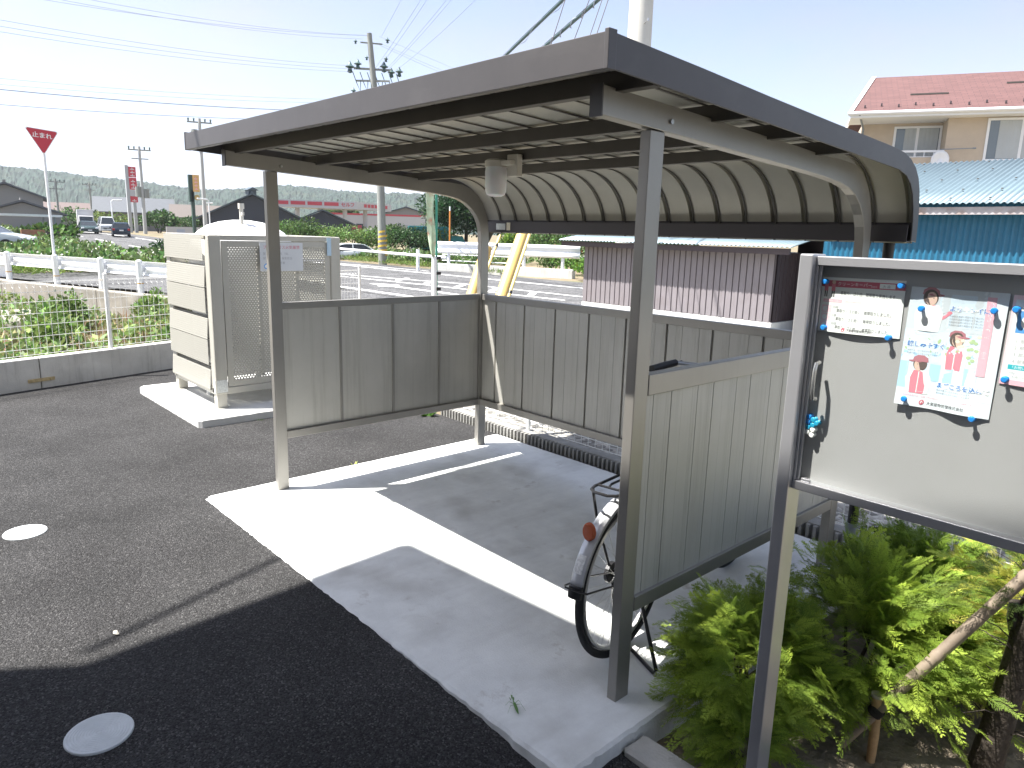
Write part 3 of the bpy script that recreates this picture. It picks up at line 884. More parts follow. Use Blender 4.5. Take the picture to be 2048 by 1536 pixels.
for t in posts_t:
    MB().cyl(rel(wp(t, .075, .25), wo_), rel(wp(t, .075, 1.13), wo_), .021, n=12).lathe(rel(wp(t, .075, 1.13), wo_), [(.024, 0), (.022, .018), (0, .026)], 12).build("fence_post", M_WHITE, mf, smooth=True)
for a0, a1 in zip(posts_t[:-1], posts_t[1:]):
    m = MB(); p, q = rel(wp(a0+.02, .06), wo_), rel(wp(a1-.02, .06), wo_)
    mesh_panel(m, p[:2], q[:2], .335, 1.085, .065, [.335, .40, .52, .64, .76, .88, .98], .0018, .0026)
    m.build("mesh_panel", M_WHITE, mf, recalc=False)

# ================================================================== GAS TANK CAGE
M_CAGE = mat("cage_cream_paint", (.44, .425, .375), .42, .05, var=.05, vscale=4, dark=(.36, .345, .29), dscale=2.2, damt=.3)
M_PERF = perforated("cage_perforated_sheet", (.43, .415, .365), .027, .0195, .0066, .0049, 'Y')
M_PERFX = perforated("louvre_perforated_sheet", (.37, .36, .32), .020, .020, .0040, .0034, 'X')
struct(ragged_slab(-3.58, .10, -1.84, 2.35, .06, -.1, .06, .003).build("tank_pavement", mat("tank_slab_concrete", (.60, .60, .58), .8, var=.08, vscale=5, bump=.2, bscale=120)))
weathered(M_CAGE, [(2, .52, .75, .35, (.33, .315, .26), (8, 8, .4))])
cg = thing("tank_cage", "cream metal louvred cage with perforated doors round the white gas tank", "tank cage", (-3.30, .37, .06))
CX, CY, CH = 1.16, 1.28, 1.56      # size of the cage: x 0..CX, y 0..CY
def corner(x, y, vis=True):
    s = .055
    MB().box(x-s, y-s, .13, x+s, y+s, CH).build("corner_post", M_CAGE, cg, bevel=.012)
    MB().box(x-.04, y-.045, .0, x+.04, y+.045, .13).add(MB().box(x-.058, y-.05, 0, x+.058, y+.05, .008)).build("leg", M_CAGE, cg, bevel=.003)
corner(.055, .055); corner(CX-.055, .055); corner(CX-.055, CY-.055); corner(.055, CY-.055)
# louvred sides (faces -y and +y)
hs_ = (CH-.16)/6
for yy, sgn in ((.02, -1), (CY-.02, 1)):
    for k in range(6):
        z0 = .16+k*hs_; z1 = z0+hs_
        big = (k % 2 == 0)
        m = MB()
        y0 = yy; y1 = yy+sgn*.035
        top = z1-(.045 if k % 2 == 0 and k < 5 else .008)
        x0, x1 = .008, CX-.112
        # each blade: upright face leaning out towards the bottom, with a returned lip on top
        yt = y0+sgn*(.022 if big else .034)
        if not big: top = z1-.003
        m.quad((x0, y1, z0+.004), (x1, y1, z0+.004), (x1, yt, top), (x0, yt, top))
        if big: m.quad((x0, yt, top), (x1, yt, top), (x1, y0-sgn*.03, top+.010), (x0, y0-sgn*.03, top+.010))
        m.quad((x0, y1, z0+.004), (x1, y1, z0+.004), (x1, y0-sgn*.02, z0+.002), (x0, y0-sgn*.02, z0+.002))
        o = m.build("louvre", M_PERFX, cg, recalc=False); thick(o, .0015, 0)
# top and bottom rails
for (x0, y0, x1, y1) in ((.06, 0, CX-.06, .03), (.06, CY-.03, CX-.06, CY), (0, .06, .03, CY-.06), (CX-.04, .06, CX-.004, CY-.06)):
    MB().box(x0, y0, CH-.045, x1, y1, CH).build("frame_rail", M_CAGE, cg, bevel=.004)
    MB().box(x0, y0, .13, x1, y1, .19).build("frame_rail", M_CAGE, cg, bevel=.004)
# doors on +x face and -x face
for xx in (CX-.014, .012):
    dr = MB()
    y0, y1, z0, z1 = .115, CY-.115, .20, CH-.05
    ym = (y0+y1)/2
    for (a0, a1) in ((y0, y1),):
        dr.box(xx-.008, a0, z0, xx+.008, a0+.055, z1).box(xx-.008, a1-.055, z0, xx+.008, a1, z1)
        dr.box(xx-.008, a0+.0555, z0, xx+.008, a1-.0555, z0+.055).box(xx-.008, a0+.0555, z1-.055, xx+.008, a1-.0555, z1)
    dro = dr.build("door", M_CAGE, cg, bevel=.002)
    m = MB(); m.quad((xx+.002, y0+.05, z0+.05), (xx+.002, y1-.05, z0+.05), (xx+.002, y1-.05, z1-.05), (xx+.002, y0+.05, z1-.05))
    m.build("perforated_sheet", M_PERF, dro, recalc=False)
    for yy in (y0+.34, y1-.34):
        MB().box(xx-.026, yy-.018, z0+.06, xx-.006, yy+.018, z1-.06).build("stiffener", M_CAGE, dro)
for z in (.42, .75, 1.05, 1.36):
    MB().box(CX-.02, CY+.0, z, CX+.012, CY+.03, z+.012).build("hinge_pin", M_CAGE, cg)
MB().box(CX-.052, -.0025, .145, CX-.012, -.0005, .265).add(MB().box(CX-.0005, .008, .15, CX+.0015, .104, .265)).build("data_label", M_LABEL, cg)
# the tank inside
tk = thing("gas_tank", "white domed gas tank inside the cream cage with its top showing", "gas tank", (-2.76, .92, .06))
M_TANK = mat("tank_white_paint", (.82, .82, .80), .35, var=.04, vscale=4)
MB().lathe((0, 0, 0), [(.0, .25), (.30, .26), (.44, .34), (.49, .46), (.49, 1.33), (.485, 1.42), (.46, 1.505), (.40, 1.585), (.31, 1.645), (.20, 1.68), (.08, 1.698), (0, 1.70)], 48).build("tank_shell", M_TANK, tk, smooth=True)
for a_ in range(3):
    t = a_*2.09+.4
    MB().cyl((.38*math.cos(t), .38*math.sin(t), 0), (.38*math.cos(t), .38*math.sin(t), .36), .03).build("tank_leg", M_TANK, tk)
vp = MB().cyl((.24, -.09, 1.50), (.24, -.09, 1.80), .018).cyl((.24, -.09, 1.80), (.24, -.09, 1.85), .028).box(.255, -.10, 1.74, .285, -.08, 1.77).build("vent_pipe", mat("pvc_cream", (.62, .60, .55), .5), tk, smooth=True)
MB().cyl((.28, .25, 1.40), (.28, .25, 1.62), .008).build("gauge_pipe", M_CAGE, tk)

# ================================================================== TEXT AND FLAT PRINTS
def text2d(body, size, font_w=1.0, align='LEFT', bold=0.0):
    cu = bpy.data.curves.new("t", 'FONT'); cu.body = body; cu.size = size; cu.align_x = align
    cu.resolution_u = 2; cu.offset = bold
    ob = bpy.data.objects.new("t", cu); COL.objects.link(ob)
    dg = bpy.context.evaluated_depsgraph_get(); dg.update()
    me = bpy.data.meshes.new_from_object(ob.evaluated_get(dg))
    V = [(v.co.x*font_w, v.co.y) for v in me.vertices]; F = [tuple(p.vertices) for p in me.polygons]
    bpy.data.objects.remove(ob); bpy.data.curves.remove(cu); bpy.data.meshes.remove(me)
    return V, F
class Print:
    """flat prints on a sheet of paper; u to the right, v up, fn maps (u, v, lift) into space"""
    def __init__(s, fn, parent): s.fn = fn; s.parent = parent; s.k = 1
    def emit(s, name, V, F, m, lift=None):
        b = MB(); s.k += 1
        l = (.00012+.000003*s.k) if lift is None else lift
        b.v = [s.fn(u, v, l) for u, v in V]; b.f = list(F)
        return b.build(name, m, s.parent, recalc=False)
    def rect(s, name, u0, v0, u1, v1, m, n=10):
        V = [(u0+(u1-u0)*i/n, v) for i in range(n+1) for v in [v0+(v1-v0)*j/n for j in range(n+1)]]
        F = [(i*(n+1)+j, (i+1)*(n+1)+j, (i+1)*(n+1)+j+1, i*(n+1)+j+1) for i in range(n) for j in range(n)]
        return s.emit(name, V, F, m)
    def poly(s, name, pts, m):
        return s.emit(name, pts, [tuple(range(len(pts)))], m)
    def disc(s, name, u, v, a, b, m, n=20, rot=0):
        c, q = math.cos(rot), math.sin(rot)
        return s.poly(name, [(u+a*math.cos(2*math.pi*i/n)*c-b*math.sin(2*math.pi*i/n)*q, v+a*math.cos(2*math.pi*i/n)*q+b*math.sin(2*math.pi*i/n)*c) for i in range(n)], m)
    def text(s, name, body, u, v, size, m, w=1.0, align='LEFT', vertical=False, bold=0.0, slant=0.0):
        if vertical:
            V, F = [], []
            for i, ch in enumerate(body):
                a, f = text2d(ch, size, w, 'CENTER', bold); n = len(V)
                V += [(u+x, v-(i+1)*size*1.02+y) for x, y in a]; F += [tuple(q+n for q in t) for t in f]
        else:
            a, F = text2d(body, size, w, align, bold)
            V = [(u+x, v+y+slant*x) for x, y in a]
        return s.emit(name, V, F, m)
P_ = lambda n, c: mat("print_"+n, c, .7)
I_RED, I_PINK, I_LPINK = P_("red", (.58, .13, .18)), P_("pink", (.82, .45, .52)), P_("light_pink", (.86, .62, .66))
I_BLUE, I_LBLUE, I_PALE = P_("blue", (.10, .32, .68)), P_("light_blue", (.42, .65, .85)), P_("pale_blue", (.66, .76, .86))
I_BLK, I_GRY, I_WHT = P_("black", (.03, .03, .035)), P_("grey", (.35, .36, .38)), P_("white", (.85, .85, .84))
I_SKIN, I_HAIR, I_GRN, I_TEAL, I_LGRY = P_("skin", (.72, .50, .40)), P_("hair", (.12, .085, .075)), P_("green", (.45, .58, .32)), P_("teal", (.03, .42, .48)), P_("light_grey", (.62, .66, .70))
I_VEST = P_("vest", (.78, .24, .30))

# --- sign on the cage door
csx, csy, csz = -2.122, .82, 1.30
cs = thing("warning_sign", "white gas warning sign with red heading on the cream cage door", "sign", (csx, csy, csz))
csb = MB().box(0, 0, 0, .004, .42, .26).build("sign_plate", mat("sign_plate_white", (.62, .64, .66), .5), cs)
cpr = Print(lambda u, v, l: (.0042+l, u, v), cs)
cpr.text("lettering", "プロパンガス火気厳禁", .03, .205, .036, I_RED, 1.0)
for k, tx in enumerate(("緊急時の連絡先   TEL", "配送センター   保安担当", "           管理責任者")): cpr.text("lettering", tx, .03, .150-.042*k, .026, I_GRY, 1.0)
cpr.disc("logo_ring", .06, .045, .026, .026, I_BLUE); cpr.disc("logo_ring", .06, .045, .017, .017, I_WHT)
cs2 = thing("sticker", "small pale blue sticker near the edge of the cage door", "sticker", (-2.133, 1.50, 1.44)); MB().box(0, 0, 0, .003, .045, .17).build("sticker_sheet", mat("pale_blue_sticker", (.45, .60, .72), .5), cs2)
# ================================================================== NOTICE BOARD
nbd = thing("notice_board", "grey metal notice board on posts with pinned paper notices beside the shelter", "notice board", (3.44, 0, -.12))
def L3(x, y, z): return (x-3.44, y, z+.12)
M_NB = mat("board_aluminium", (.47, .47, .485), .36, .65, var=.05, vscale=4)
M_NBIN = mat("board_face", (.375, .362, .362), .55, var=.03, vscale=3, bump=.08, bscale=300)
def nbox(x0, y0, z0, x1, y1, z1, name, m=M_NB, bev=.002, par=None):
    a, b = L3(x0, y0, z0), L3(x1, y1, z1)
    return MB().box(*a, *b).build(name, m, par or nbd, bevel=bev)
BXR = 4.52
nbox(3.418, -.055, -.14, 3.456, .022, 1.662, "post", bev=.004)
nbox(BXR, -.055, -.14, BXR+.038, .022, 1.662, "post", bev=.004)
nbox(3.4565, .0, 1.03, BXR-.0005, .018, 1.64, "board_panel", M_NBIN, 0)
nbox(3.4565, -.034, 1.632, BXR-.0005, .02, 1.657, "top_frame")
nbox(3.4565, -.036, 1.004, BXR-.0005, .02, 1.030, "bottom_frame")
nbox(3.4565, -.034, 1.0305, 3.4625, -.002, 1.6315, "side_channel", bev=.001)
nbox(BXR-.0065, -.034, 1.0305, BXR-.0005, -.002, 1.6315, "side_channel", bev=.001)
nbox(3.4630, -.026, 1.0305, 3.470, -.0165, 1.6315, "door_frame", bev=.001)
pn = nbox(3.4705, -.0215, 1.0325, 4.02, -.0195, 1.630, "clear_door", clearpane("clear_acrylic"), 0)
nbox(3.478, -.030, 1.0305, 3.505, -.0225, 1.040, "door_catch")
weathered(M_NBIN, [(1.8, .5, .75, .3, (.32, .31, .305), (1, 1, 1)), (110, .735, .76, .8, (.10, .10, .095), (1, 1, 1))])
hd = MB()
hd.tube([L3(3.490, -.022, 1.372), L3(3.490, -.040, 1.370), L3(3.489, -.044, 1.350), L3(3.489, -.045, 1.32), L3(3.489, -.044, 1.290), L3(3.490, -.040, 1.272), L3(3.490, -.022, 1.270)], .0055, 10)
hd.build("door_handle", mat("handle_chrome", (.62, .62, .60), .25, .9), nbd, smooth=True)

def paper(name, x0, z1, w, h, tilt, warp, label, cat, m):
    """sheet with its top-left corner at (x0, z1) on the board face y = 0"""
    ct, st = math.cos(tilt), math.sin(tilt)
    def fn(u, v, l):       # v measured up from the bottom edge
        x = x0+u*ct+(h-v)*st; z = z1+u*st-(h-v)*ct
        return (x-x0, -.0012-warp(u/w, v/h)-l, z-z1)
    n = 28; b = MB()
    for i in range(n+1):
        for j in range(n+1): b.v.append(fn(w*i/n, h*j/n, 0))
    for i in range(n):
        for j in range(n): q = i*(n+1)+j; b.f.append((q, q+n+1, q+n+2, q+1))
    o = b.build(name, m, recalc=False, smooth=True); o.location = (x0, 0, z1)
    tag(o, label, cat)
    return o, Print(fn, o)
M_PAPER = mat("white_paper", (.80, .80, .78), .75)
M_PAPER2 = mat("pale_poster_paper", (.74, .77, .80), .65)
sq = lambda t: t*t
# --- small notice
w, h = .212, .146
o, pr = paper("notice_paper", 3.464, 1.602, w, h, R(0.6), lambda u, v: .0012+.0045*math.sin(u*math.pi)*(1-v)**2*1.4+.002*math.sin(u*math.pi)*v*v, "landscape paper notice with red header and handwritten lines on the board", "notice", M_PAPER)
pr.rect("header_band", 0.0, h-.025, w, h-.008, I_RED)
pr.text("printed_text", "クリーンキーパー", .042, h-.0205, .0112, I_WHT, 1.0)
pr.rect("date_box", .150, h-.0225, .188, h-.0105, I_WHT); pr.text("printed_text", "大 森", .157, h-.0205, .0085, I_GRY)
pr.text("printed_text", "実施日", .128, h-.0215, .0055, I_LPINK)
for uu in (.013, .032):
    pr.disc("printed_figure", uu, h-.013, .005, .005, I_SKIN); pr.rect("printed_figure", uu-.005, h-.036, uu+.005, h-.018, I_VEST, 2)
    pr.rect("printed_figure", uu-.004, h-.052, uu-.001, h-.036, I_BLK, 2); pr.rect("printed_figure", uu+.001, h-.052, uu+.004, h-.036, I_BLK, 2)
pr.text("handwriting", "草取り、ゴミ拾、雑草取り実施します", .052, h-.044, .0105, I_BLK, .78, slant=-.02)
pr.rect("pink_tab", .008, h-.066, .058, h-.058, I_PINK, 4); pr.text("printed_text", "清掃実施報告のお知らせ", .010, h-.0645, .0052, I_WHT, .8)
pr.text("printed_text", "建物内外の清掃を実施いたしましたのでお知らせします", .066, h-.0645, .0050, I_LPINK, .85)
for k, (mo, day) in enumerate((("6", "15日"), ("7", "1日"), ("7", "22日"))):
    v = h-.090-k*.022
    pr.rect("pink_tab", .006, v-.004, .032, v+.016, I_LPINK, 3); pr.disc("month_circle", .015, v+.006, .0068, .0068, I_WHT)
    pr.text("printed_text", mo, .0125, v+.002, .010, I_PINK); pr.text("printed_text", "月", .023, v+.002, .007, I_PINK)
    pr.text("handwriting", day, .036, v+.009, .0075, I_BLK); pr.text("handwriting", "草取り・ゴミ拾い、雑草取りしました。", .046, v-.001, .0098, I_BLK, .82, slant=-.015)
    pr.rect("ruled_line", .036, v-.0045, w-.012, v-.004, I_LPINK, 3)
pr.disc("logo_ring", .070, .009, .0045, .0058, I_RED, rot=-.5); pr.disc("logo_ring", .0705, .009, .0026, .0040, I_WHT, rot=-.5)
pr.text("printed_text", "大東建物管理株式会社", .079, .0055, .0078, I_BLK, .85)
# --- poster
w, h = .210, .297
o, pr = paper("poster", 3.690, 1.592, w, h, R(-0.5), lambda u, v: .0015+.0075*(1-v)**3*(.5+.5*math.cos(u*9.0))+.006*(v**6)*(math.sin(u*math.pi))+.002*math.sin(u*6+v*3)**2, "portrait poster with three photos of workers in red vests and pale blue text", "poster", M_PAPER2)
def woman(cx, cy, s, turn=1, hat=True):
    pr.poly("printed_figure", [(cx-.028*s, cy-.075*s), (cx+.028*s, cy-.075*s), (cx+.034*s, cy-.03*s), (cx+.022*s, cy-.006*s), (cx-.022*s, cy-.006*s), (cx-.034*s, cy-.03*s)], I_WHT)
    pr.poly("printed_figure", [(cx-.019*s, cy-.075*s), (cx+.019*s, cy-.075*s), (cx+.021*s, cy-.03*s), (cx+.014*s, cy-.007*s), (cx-.014*s, cy-.007*s), (cx-.021*s, cy-.03*s)], I_VEST)
    pr.rect("printed_figure", cx-.0012*s, cy-.073*s, cx+.0012*s, cy-.010*s, I_WHT, 2)
    pr.disc("printed_figure", cx, cy+.012*s, .0185*s, .021*s, I_HAIR)
    pr.disc("printed_figure", cx+.002*turn*s, cy+.009*s, .0135*s, .0175*s, I_SKIN)
    for q in (-1, 1): pr.disc("printed_figure", cx+.002*turn*s+q*.0052*s, cy+.011*s, .0016*s, .001*s, I_HAIR, 8)
    pr.disc("printed_figure", cx+.002*turn*s, cy+.001*s, .0035*s, .0011*s, I_PINK, 10)
    pr.poly("printed_figure", [(cx-.021*s, cy+.019*s), (cx+.021*s, cy+.019*s), (cx+.019*s, cy+.031*s), (cx+.008*s, cy+.038*s), (cx-.008*s, cy+.038*s), (cx-.019*s, cy+.031*s)], P_("cap", (.46, .18, .21)))
    pr.disc("printed_figure", cx+.012*turn*s, cy+.0195*s, .020*s, .0035*s, P_("cap", (.46, .18, .21)))
pr.rect("photo_panel", 0, .195, .172, h, I_LGRY); pr.rect("photo_panel", .0, .115, .172, .1945, I_PALE); pr.rect("photo_panel", 0, .040, .172, .1145, I_PALE)
pr.rect("photo_panel", .07, .206, .170, .285, I_PALE, 4); pr.rect("photo_panel", .068, .070, .172, .112, I_LBLUE, 4); pr.rect("photo_panel", .0, .045, .02, .112, I_LBLUE, 4)
for k in range(90):
    u, v = RNG.uniform(.002, .165), RNG.uniform(.120, .190)
    pr.disc("printed_leaf", u, v, RNG.uniform(.002, .007), RNG.uniform(.0015, .004), [I_LGRY, I_GRN, I_PALE, I_LBLUE, I_WHT][k % 5], 7, RNG.uniform(0, 3))
woman(.048, .262, .95, 1); pr.poly("printed_figure", [(.062, .212), (.085, .226), (.100, .240), (.096, .246), (.078, .236), (.058, .222)], I_VEST)
woman(.118, .168, .85, 1); woman(.046, .098, .85, -1)
for k in range(24): pr.disc("printed_flower", RNG.normal(.150, .012), RNG.normal(.163, .016), .005, .004, [I_WHT, I_GRN, P_("cream", (.8, .78, .6))][k % 3], 8)
pr.rect("pink_band", .168, .098, .187, h-.012, I_PINK)
pr.text("printed_text", "入居者さまのために出来ること", .1775, h-.016, .0128, I_WHT, 1.0, vertical=True)
I_HEAD = P_("heading_blue", (.05, .20, .55))
def halo(body, u, v, s):
    s *= 1.12
    pr.text("printed_text", body, u, v, s, I_WHT, 1.0, bold=.0014); pr.text("printed_text", body, u, v, s, I_HEAD, 1.0, bold=.00035)
halo("よりキレイに", .092, .246, .0128); halo("親しみやすく", .010, .152, .0128); halo("まごころを込めて", .088, .058, .0128)
for k in range(4): pr.text("printed_text", "共用部の清掃や見回りを丁寧に行い", .094, .232-k*.007, .0052, I_GRY, .9)
for k in range(2): pr.text("printed_text", "笑顔であいさつを心がけています", .012, .139-k*.007, .0052, I_GRY, .9)
for k in range(2): pr.text("printed_text", "毎日の暮らしをお手伝いいたします", .090, .049-k*.007, .0052, I_GRY, .9)
pr.rect("photo_panel", 0, .0395, w, .0400, I_WHT, 4)
pr.text("printed_text", "大東建物管理では、全国で約2,000名のクリーンキーパーが活躍中です。", .012, .026, .0056, I_PINK, .92)
pr.disc("logo_ring", .062, .0135, .0052, .0068, I_RED, rot=-.5); pr.disc("logo_ring", .0626, .0135, .0030, .0046, I_WHT, rot=-.5)
pr.text("printed_text", "大東建物管理株式会社", .073, .0095, .0098, I_BLK, .86)
# --- leaflet running out of the picture
w, h = .148, .205
o, pr = paper("leaflet", 3.907, 1.588, w, h, R(-0.6), lambda u, v: .001+.003*(1-v)**2*math.sin(u*3), "pink bordered leaflet with blue square and numbered list at the board's far side", "leaflet", M_PAPER)
pr.rect("pink_border", 0, 0, w, .012, I_PINK); pr.rect("pink_border", 0, 0.0125, .006, h, I_LPINK, 4); pr.rect("pink_border", 0.0065, h-.010, w, h, I_LPINK, 4)
pr.rect("blue_square", .014, h-.085, .07, h-.035, I_BLUE, 4); pr.disc("white_disc", .042, h-.060, .020, .020, I_WHT)
for k in range(4): pr.text("printed_text", f"{k+1}. 部屋の中を見回す", .018, h-.107-k*.0155, .0098, I_GRY)
pr.rect("teal_bar", .012, .036, .10, .047, I_TEAL, 4); pr.text("printed_text", "「お問い合わせ", .016, .0385, .0078, I_WHT)
pr.text("printed_text", "http:", .016, .026, .0078, I_GRY); pr.text("printed_text", "ご利用ください", .016, .0165, .0066, I_GRY)

# --- magnets
M_MAGB, M_MAGT, M_MAGW = mat("blue_magnet_plastic", (.02, .22, .62), .25), mat("teal_magnet_plastic", (.02, .30, .48), .3), mat("white_magnet_plastic", (.78, .78, .75), .3)
def magnet(x, z, m, label, group, r=.0078, y=-.010):
    b = MB().lathe((0, 0, 0), [(0, -.010), (r*.7, -.0098), (r*.95, -.008), (r, -.006), (r*.8, -.0045), (r*.55, -.003), (r*.55, .003), (r*.9, .006), (r*.9, .009), (0, .009)], 20, axis='Y')
    o = b.build("magnet", m, smooth=True); o.location = (x, y, z)
    return tag(o, label, "magnet", group)
GP = "magnets on the notice board"
for x, z, l in ((3.476, 1.590, "blue round magnet over the red header's left end on the landscape notice"),
                (3.668, 1.592, "blue round magnet over the red header's right end on the landscape notice"),
                (3.486, 1.467, "blue round magnet under the logo line at the landscape notice's lower left"),
                (3.654, 1.459, "blue round magnet at the landscape notice's lower right corner, beside the poster"),
                (3.722, 1.540, "blue round magnet on the uppermost worker photo of the portrait poster"),
                (3.876, 1.549, "blue round magnet on the pink vertical band of the portrait poster"),
                (3.712, 1.311, "blue round magnet below the lowest worker photo near the poster's bottom edge"),
                (3.866, 1.290, "blue round magnet at the portrait poster's bottom right corner"),
                (3.918, 1.556, "blue round magnet beside the blue square on the pink bordered leaflet"),
                (3.918, 1.395, "blue round magnet near the pink bottom border of the leaflet")):
    magnet(x, z, M_MAGB, l, GP)
GC = "spare magnets clustered beside the board frame"
for x, z, mm, l in ((3.4755, 1.216, M_MAGB, "dark blue magnet topmost in the cluster beside the board frame"),
                    (3.4885, 1.209, M_MAGT, "teal magnet second from the top in the cluster, its right side"),
                    (3.4745, 1.201, M_MAGB, "dark blue magnet second down the left side of the magnet cluster"),
                    (3.4890, 1.194, M_MAGT, "teal magnet in the middle of the cluster just above the white ones"),
                    (3.4760, 1.186, M_MAGT, "teal magnet lowest on the left of the cluster above the white ones"),
                    (3.4985, 1.201, M_MAGT, "teal magnet farthest from the frame in the magnet cluster"),
                    (3.4900, 1.180, M_MAGW, "white magnet highest of the three white ones below the blue cluster"),
                    (3.4745, 1.172, M_MAGW, "white magnet nearest the frame at the bottom of the cluster"),
                    (3.4885, 1.165, M_MAGW, "white magnet lowest of all in the cluster")):
    magnet(x, z, mm, l, GC)

# ================================================================== CLEAN-OUT LIDS, KERB, LITTLE THINGS ON THE GROUND
M_LID = mat("grey_white_lid", (.60, .63, .64), .6, var=.08, vscale=20)
def lid(x, y, label):
    prof = [(0, .006)]
    for k in range(1, 11): prof += [(.0095*k-.003, .006), (.0095*k-.002, .0045), (.0095*k, .0045), (.0095*k+.001, .006)]
    prof += [(.104, .006), (.106, .003), (.106, -.02)]
    o = MB().lathe((0, 0, 0), prof, 40).build("drain_lid", M_LID, smooth=False, recalc=True); o.location = (x, y, -.012)
    return tag(o, label, "drain lid", "round drain lids in the asphalt")
lid(-.235, -1.405, "round white drain lid lying in sunlit asphalt")
lid(1.840, -1.510, "round grey drain lid with ring pattern lying in the shaded asphalt")
o = ragged_slab(3.025, -.165, 5.6, -.045, -.035, -.14, .06, .003, .01).build("kerb", mat("kerb_concrete", (.44, .43, .40), .85, var=.15, vscale=10, bump=.3, bscale=90))
struct(o)
MB_leaf = lambda: None
def litter(name, x, y, label, cat, m, pts, z=0.0):
    b = MB(); n = len(pts); b.v = [(p[0], p[1], p[2]) for p in pts]; b.f = [tuple(range(n))]
    o = b.build(name, m, recalc=False); thick(o, .0015, 0); o.location = (x, y, z); return tag(o, label, cat)
litter("dry_leaf", 1.20, -1.30, "pale dry leaf lying on the shaded asphalt", "leaf", mat("dry_leaf", (.45, .42, .36), .8), [(-.02, -.006, .004), (0, -.012, .002), (.026, -.002, .006), (.02, .008, .003), (0, .006, .008), (-.015, .008, .004)], -.010)
# ================================================================== CONIFER BED
def frond_proto(n_side=9, L=1.0, droop=.35, seed=0):
    """flat spray of thread-like twigs: returns (V, F(quads)) in a frame: x along, y sideways, z up"""
    rg = np.random.default_rng(seed); V, F, T = [], [], []
    def twig(p, q, w, t):
        p, q = np.array(p), np.array(q); d = q-p; s = np.array([-d[1], d[0], 0.]); s /= (np.linalg.norm(s)+1e-9)
        m = p+d*.45; n = len(V)
        u = np.array([0, 0, w*.35])
        V.extend([p, m+s*w+u, q, m-s*w+u]); F.append((n, n+1, n+2, n+3)); T.append(t)
    def pos(t): return np.array([t*L, .04*math.sin(t*4+seed), -droop*t*t*L])
    st = 12
    for i in range(st): twig(pos(i/st), pos((i+1)/st*1.0), .009*L*(1-i/st*.6), i/st)
    for i in range(n_side):
        t = .12+.86*i/n_side
        for sd in (-1, 1):
            a = R(rg.uniform(28, 48))*sd; l = L*(.42*(1-t)+.10)*rg.uniform(.7, 1.2); p = pos(t)
            q = p+np.array([math.cos(a)*l, math.sin(a)*l, -droop*l*rg.uniform(.2, 1.0)])
            twig(p, q, .0095*L, t)
            for j in range(4):
                tt = .22+.2*j; pp = p+(q-p)*tt
                for s2 in (-1, 1):
                    a2 = a+R(rg.uniform(25, 45))*s2; l2 = l*(.46-.08*j)*rg.uniform(.7, 1.2)
                    twig(pp, pp+np.array([math.cos(a2)*l2, math.sin(a2)*l2, -droop*l2*.5]), .0085*L, min(1, t+.25))
    return np.array(V), np.array(F), np.array(T)
PROTOS = [frond_proto(10, 1.0, d, s) for s, d in enumerate((.15, .3, .5, .7, .4))]
def spray_shrub(name, parent, c, rad, n, size, base, tip, zmin, tilt_up=.18, seed=1, lean=(0, 0)):
    rg = np.random.default_rng(seed); VV, FF_, TT = [], [], []; off = 0
    c, rad = np.array(c), np.array(rad)
    ncl = 26
    dirs = rg.normal(size=(ncl, 3)); dirs[:, 2] = np.abs(dirs[:, 2])*.8+.05; dirs /= np.linalg.norm(dirs, axis=1, keepdims=True)
    clr = rg.uniform(.62, 1.12, ncl)
    for k in range(n):
        ci = rg.integers(ncl)
        d = dirs[ci]+rg.normal(0, .22, 3); d /= np.linalg.norm(d)
        if d[2] < -.15: d[2] = abs(d[2])
        p = c+d*rad*clr[ci]*rg.uniform(.35, .95 if k % 6 else 1.12)+np.array([lean[0], lean[1], 0])*rg.uniform(0, 1)
        if p[2] < zmin: p[2] = zmin+rg.uniform(.0, .1)
        out = d*np.array([1, 1, .55])+np.array([0, 0, tilt_up])*rg.uniform(.2, 1)+rg.normal(0, .25, 3)
        out /= np.linalg.norm(out)
        sd = np.cross(out, rg.normal(0, .45, 3)+np.array([0, 0, 1.])); sd /= np.linalg.norm(sd); up = np.cross(sd, out)
        if up[2] < 0: up, sd = -up, -sd
        pv, pf, pt = PROTOS[rg.integers(len(PROTOS))]
        s = size*rg.uniform(.6, 1.35)
        X = p+s*(pv[:, :1]*out+pv[:, 1:2]*sd+pv[:, 2:3]*(up*.6+np.array([0, 0, .4])))
        VV.append(X); FF_.append(pf+off); off += len(pv)
        mixv = np.clip(pt*.75+rg.normal(.1, .25), 0, 1)[:, None]*rg.uniform(.3, 1)
        TT.append((np.array(base)*(1-mixv)+np.array(tip)*mixv)*np.exp(rg.normal(0, .16)))
    return faces_np(name, np.vstack(VV), np.vstack(FF_), M_NEEDLE, np.clip(np.vstack(TT), 0.002, .9), parent)
def conifer(label, c, rad, n, size, base, tip, seed, stems=7):
    r = thing("conifer_shrub", label, "shrub", (c[0], c[1], -.12), group="thread leaf conifers in the planted bed")
    spray_shrub("foliage", r, (0, 0, rad[2]*.35+.04), rad, n, size, base, tip, .05, seed=seed)
    rg = np.random.default_rng(seed); b = MB()
    for k in range(stems):
        a = rg.uniform(0, 6.28); q = rg.uniform(.3, .7)
        b.tube([(0, 0, -.03), (rad[0]*.2*math.cos(a), rad[1]*.2*math.sin(a), rad[2]*.35), (rad[0]*q*math.cos(a), rad[1]*q*math.sin(a), rad[2]*.8)], [.012, .008, .003], 6)
    b.build("stem", M_BARK, r)
    return r
GDK, GTIP = (.135, .22, .032), (.48, .60, .09)
YDK, YTIP = (.30, .32, .05), (.80, .73, .19)
conifer("bright green conifer shrub spilling over the slab edge left of the board post", (3.18, .40), (.28, .37, .40), 1150, .112, GDK, GTIP, 3)
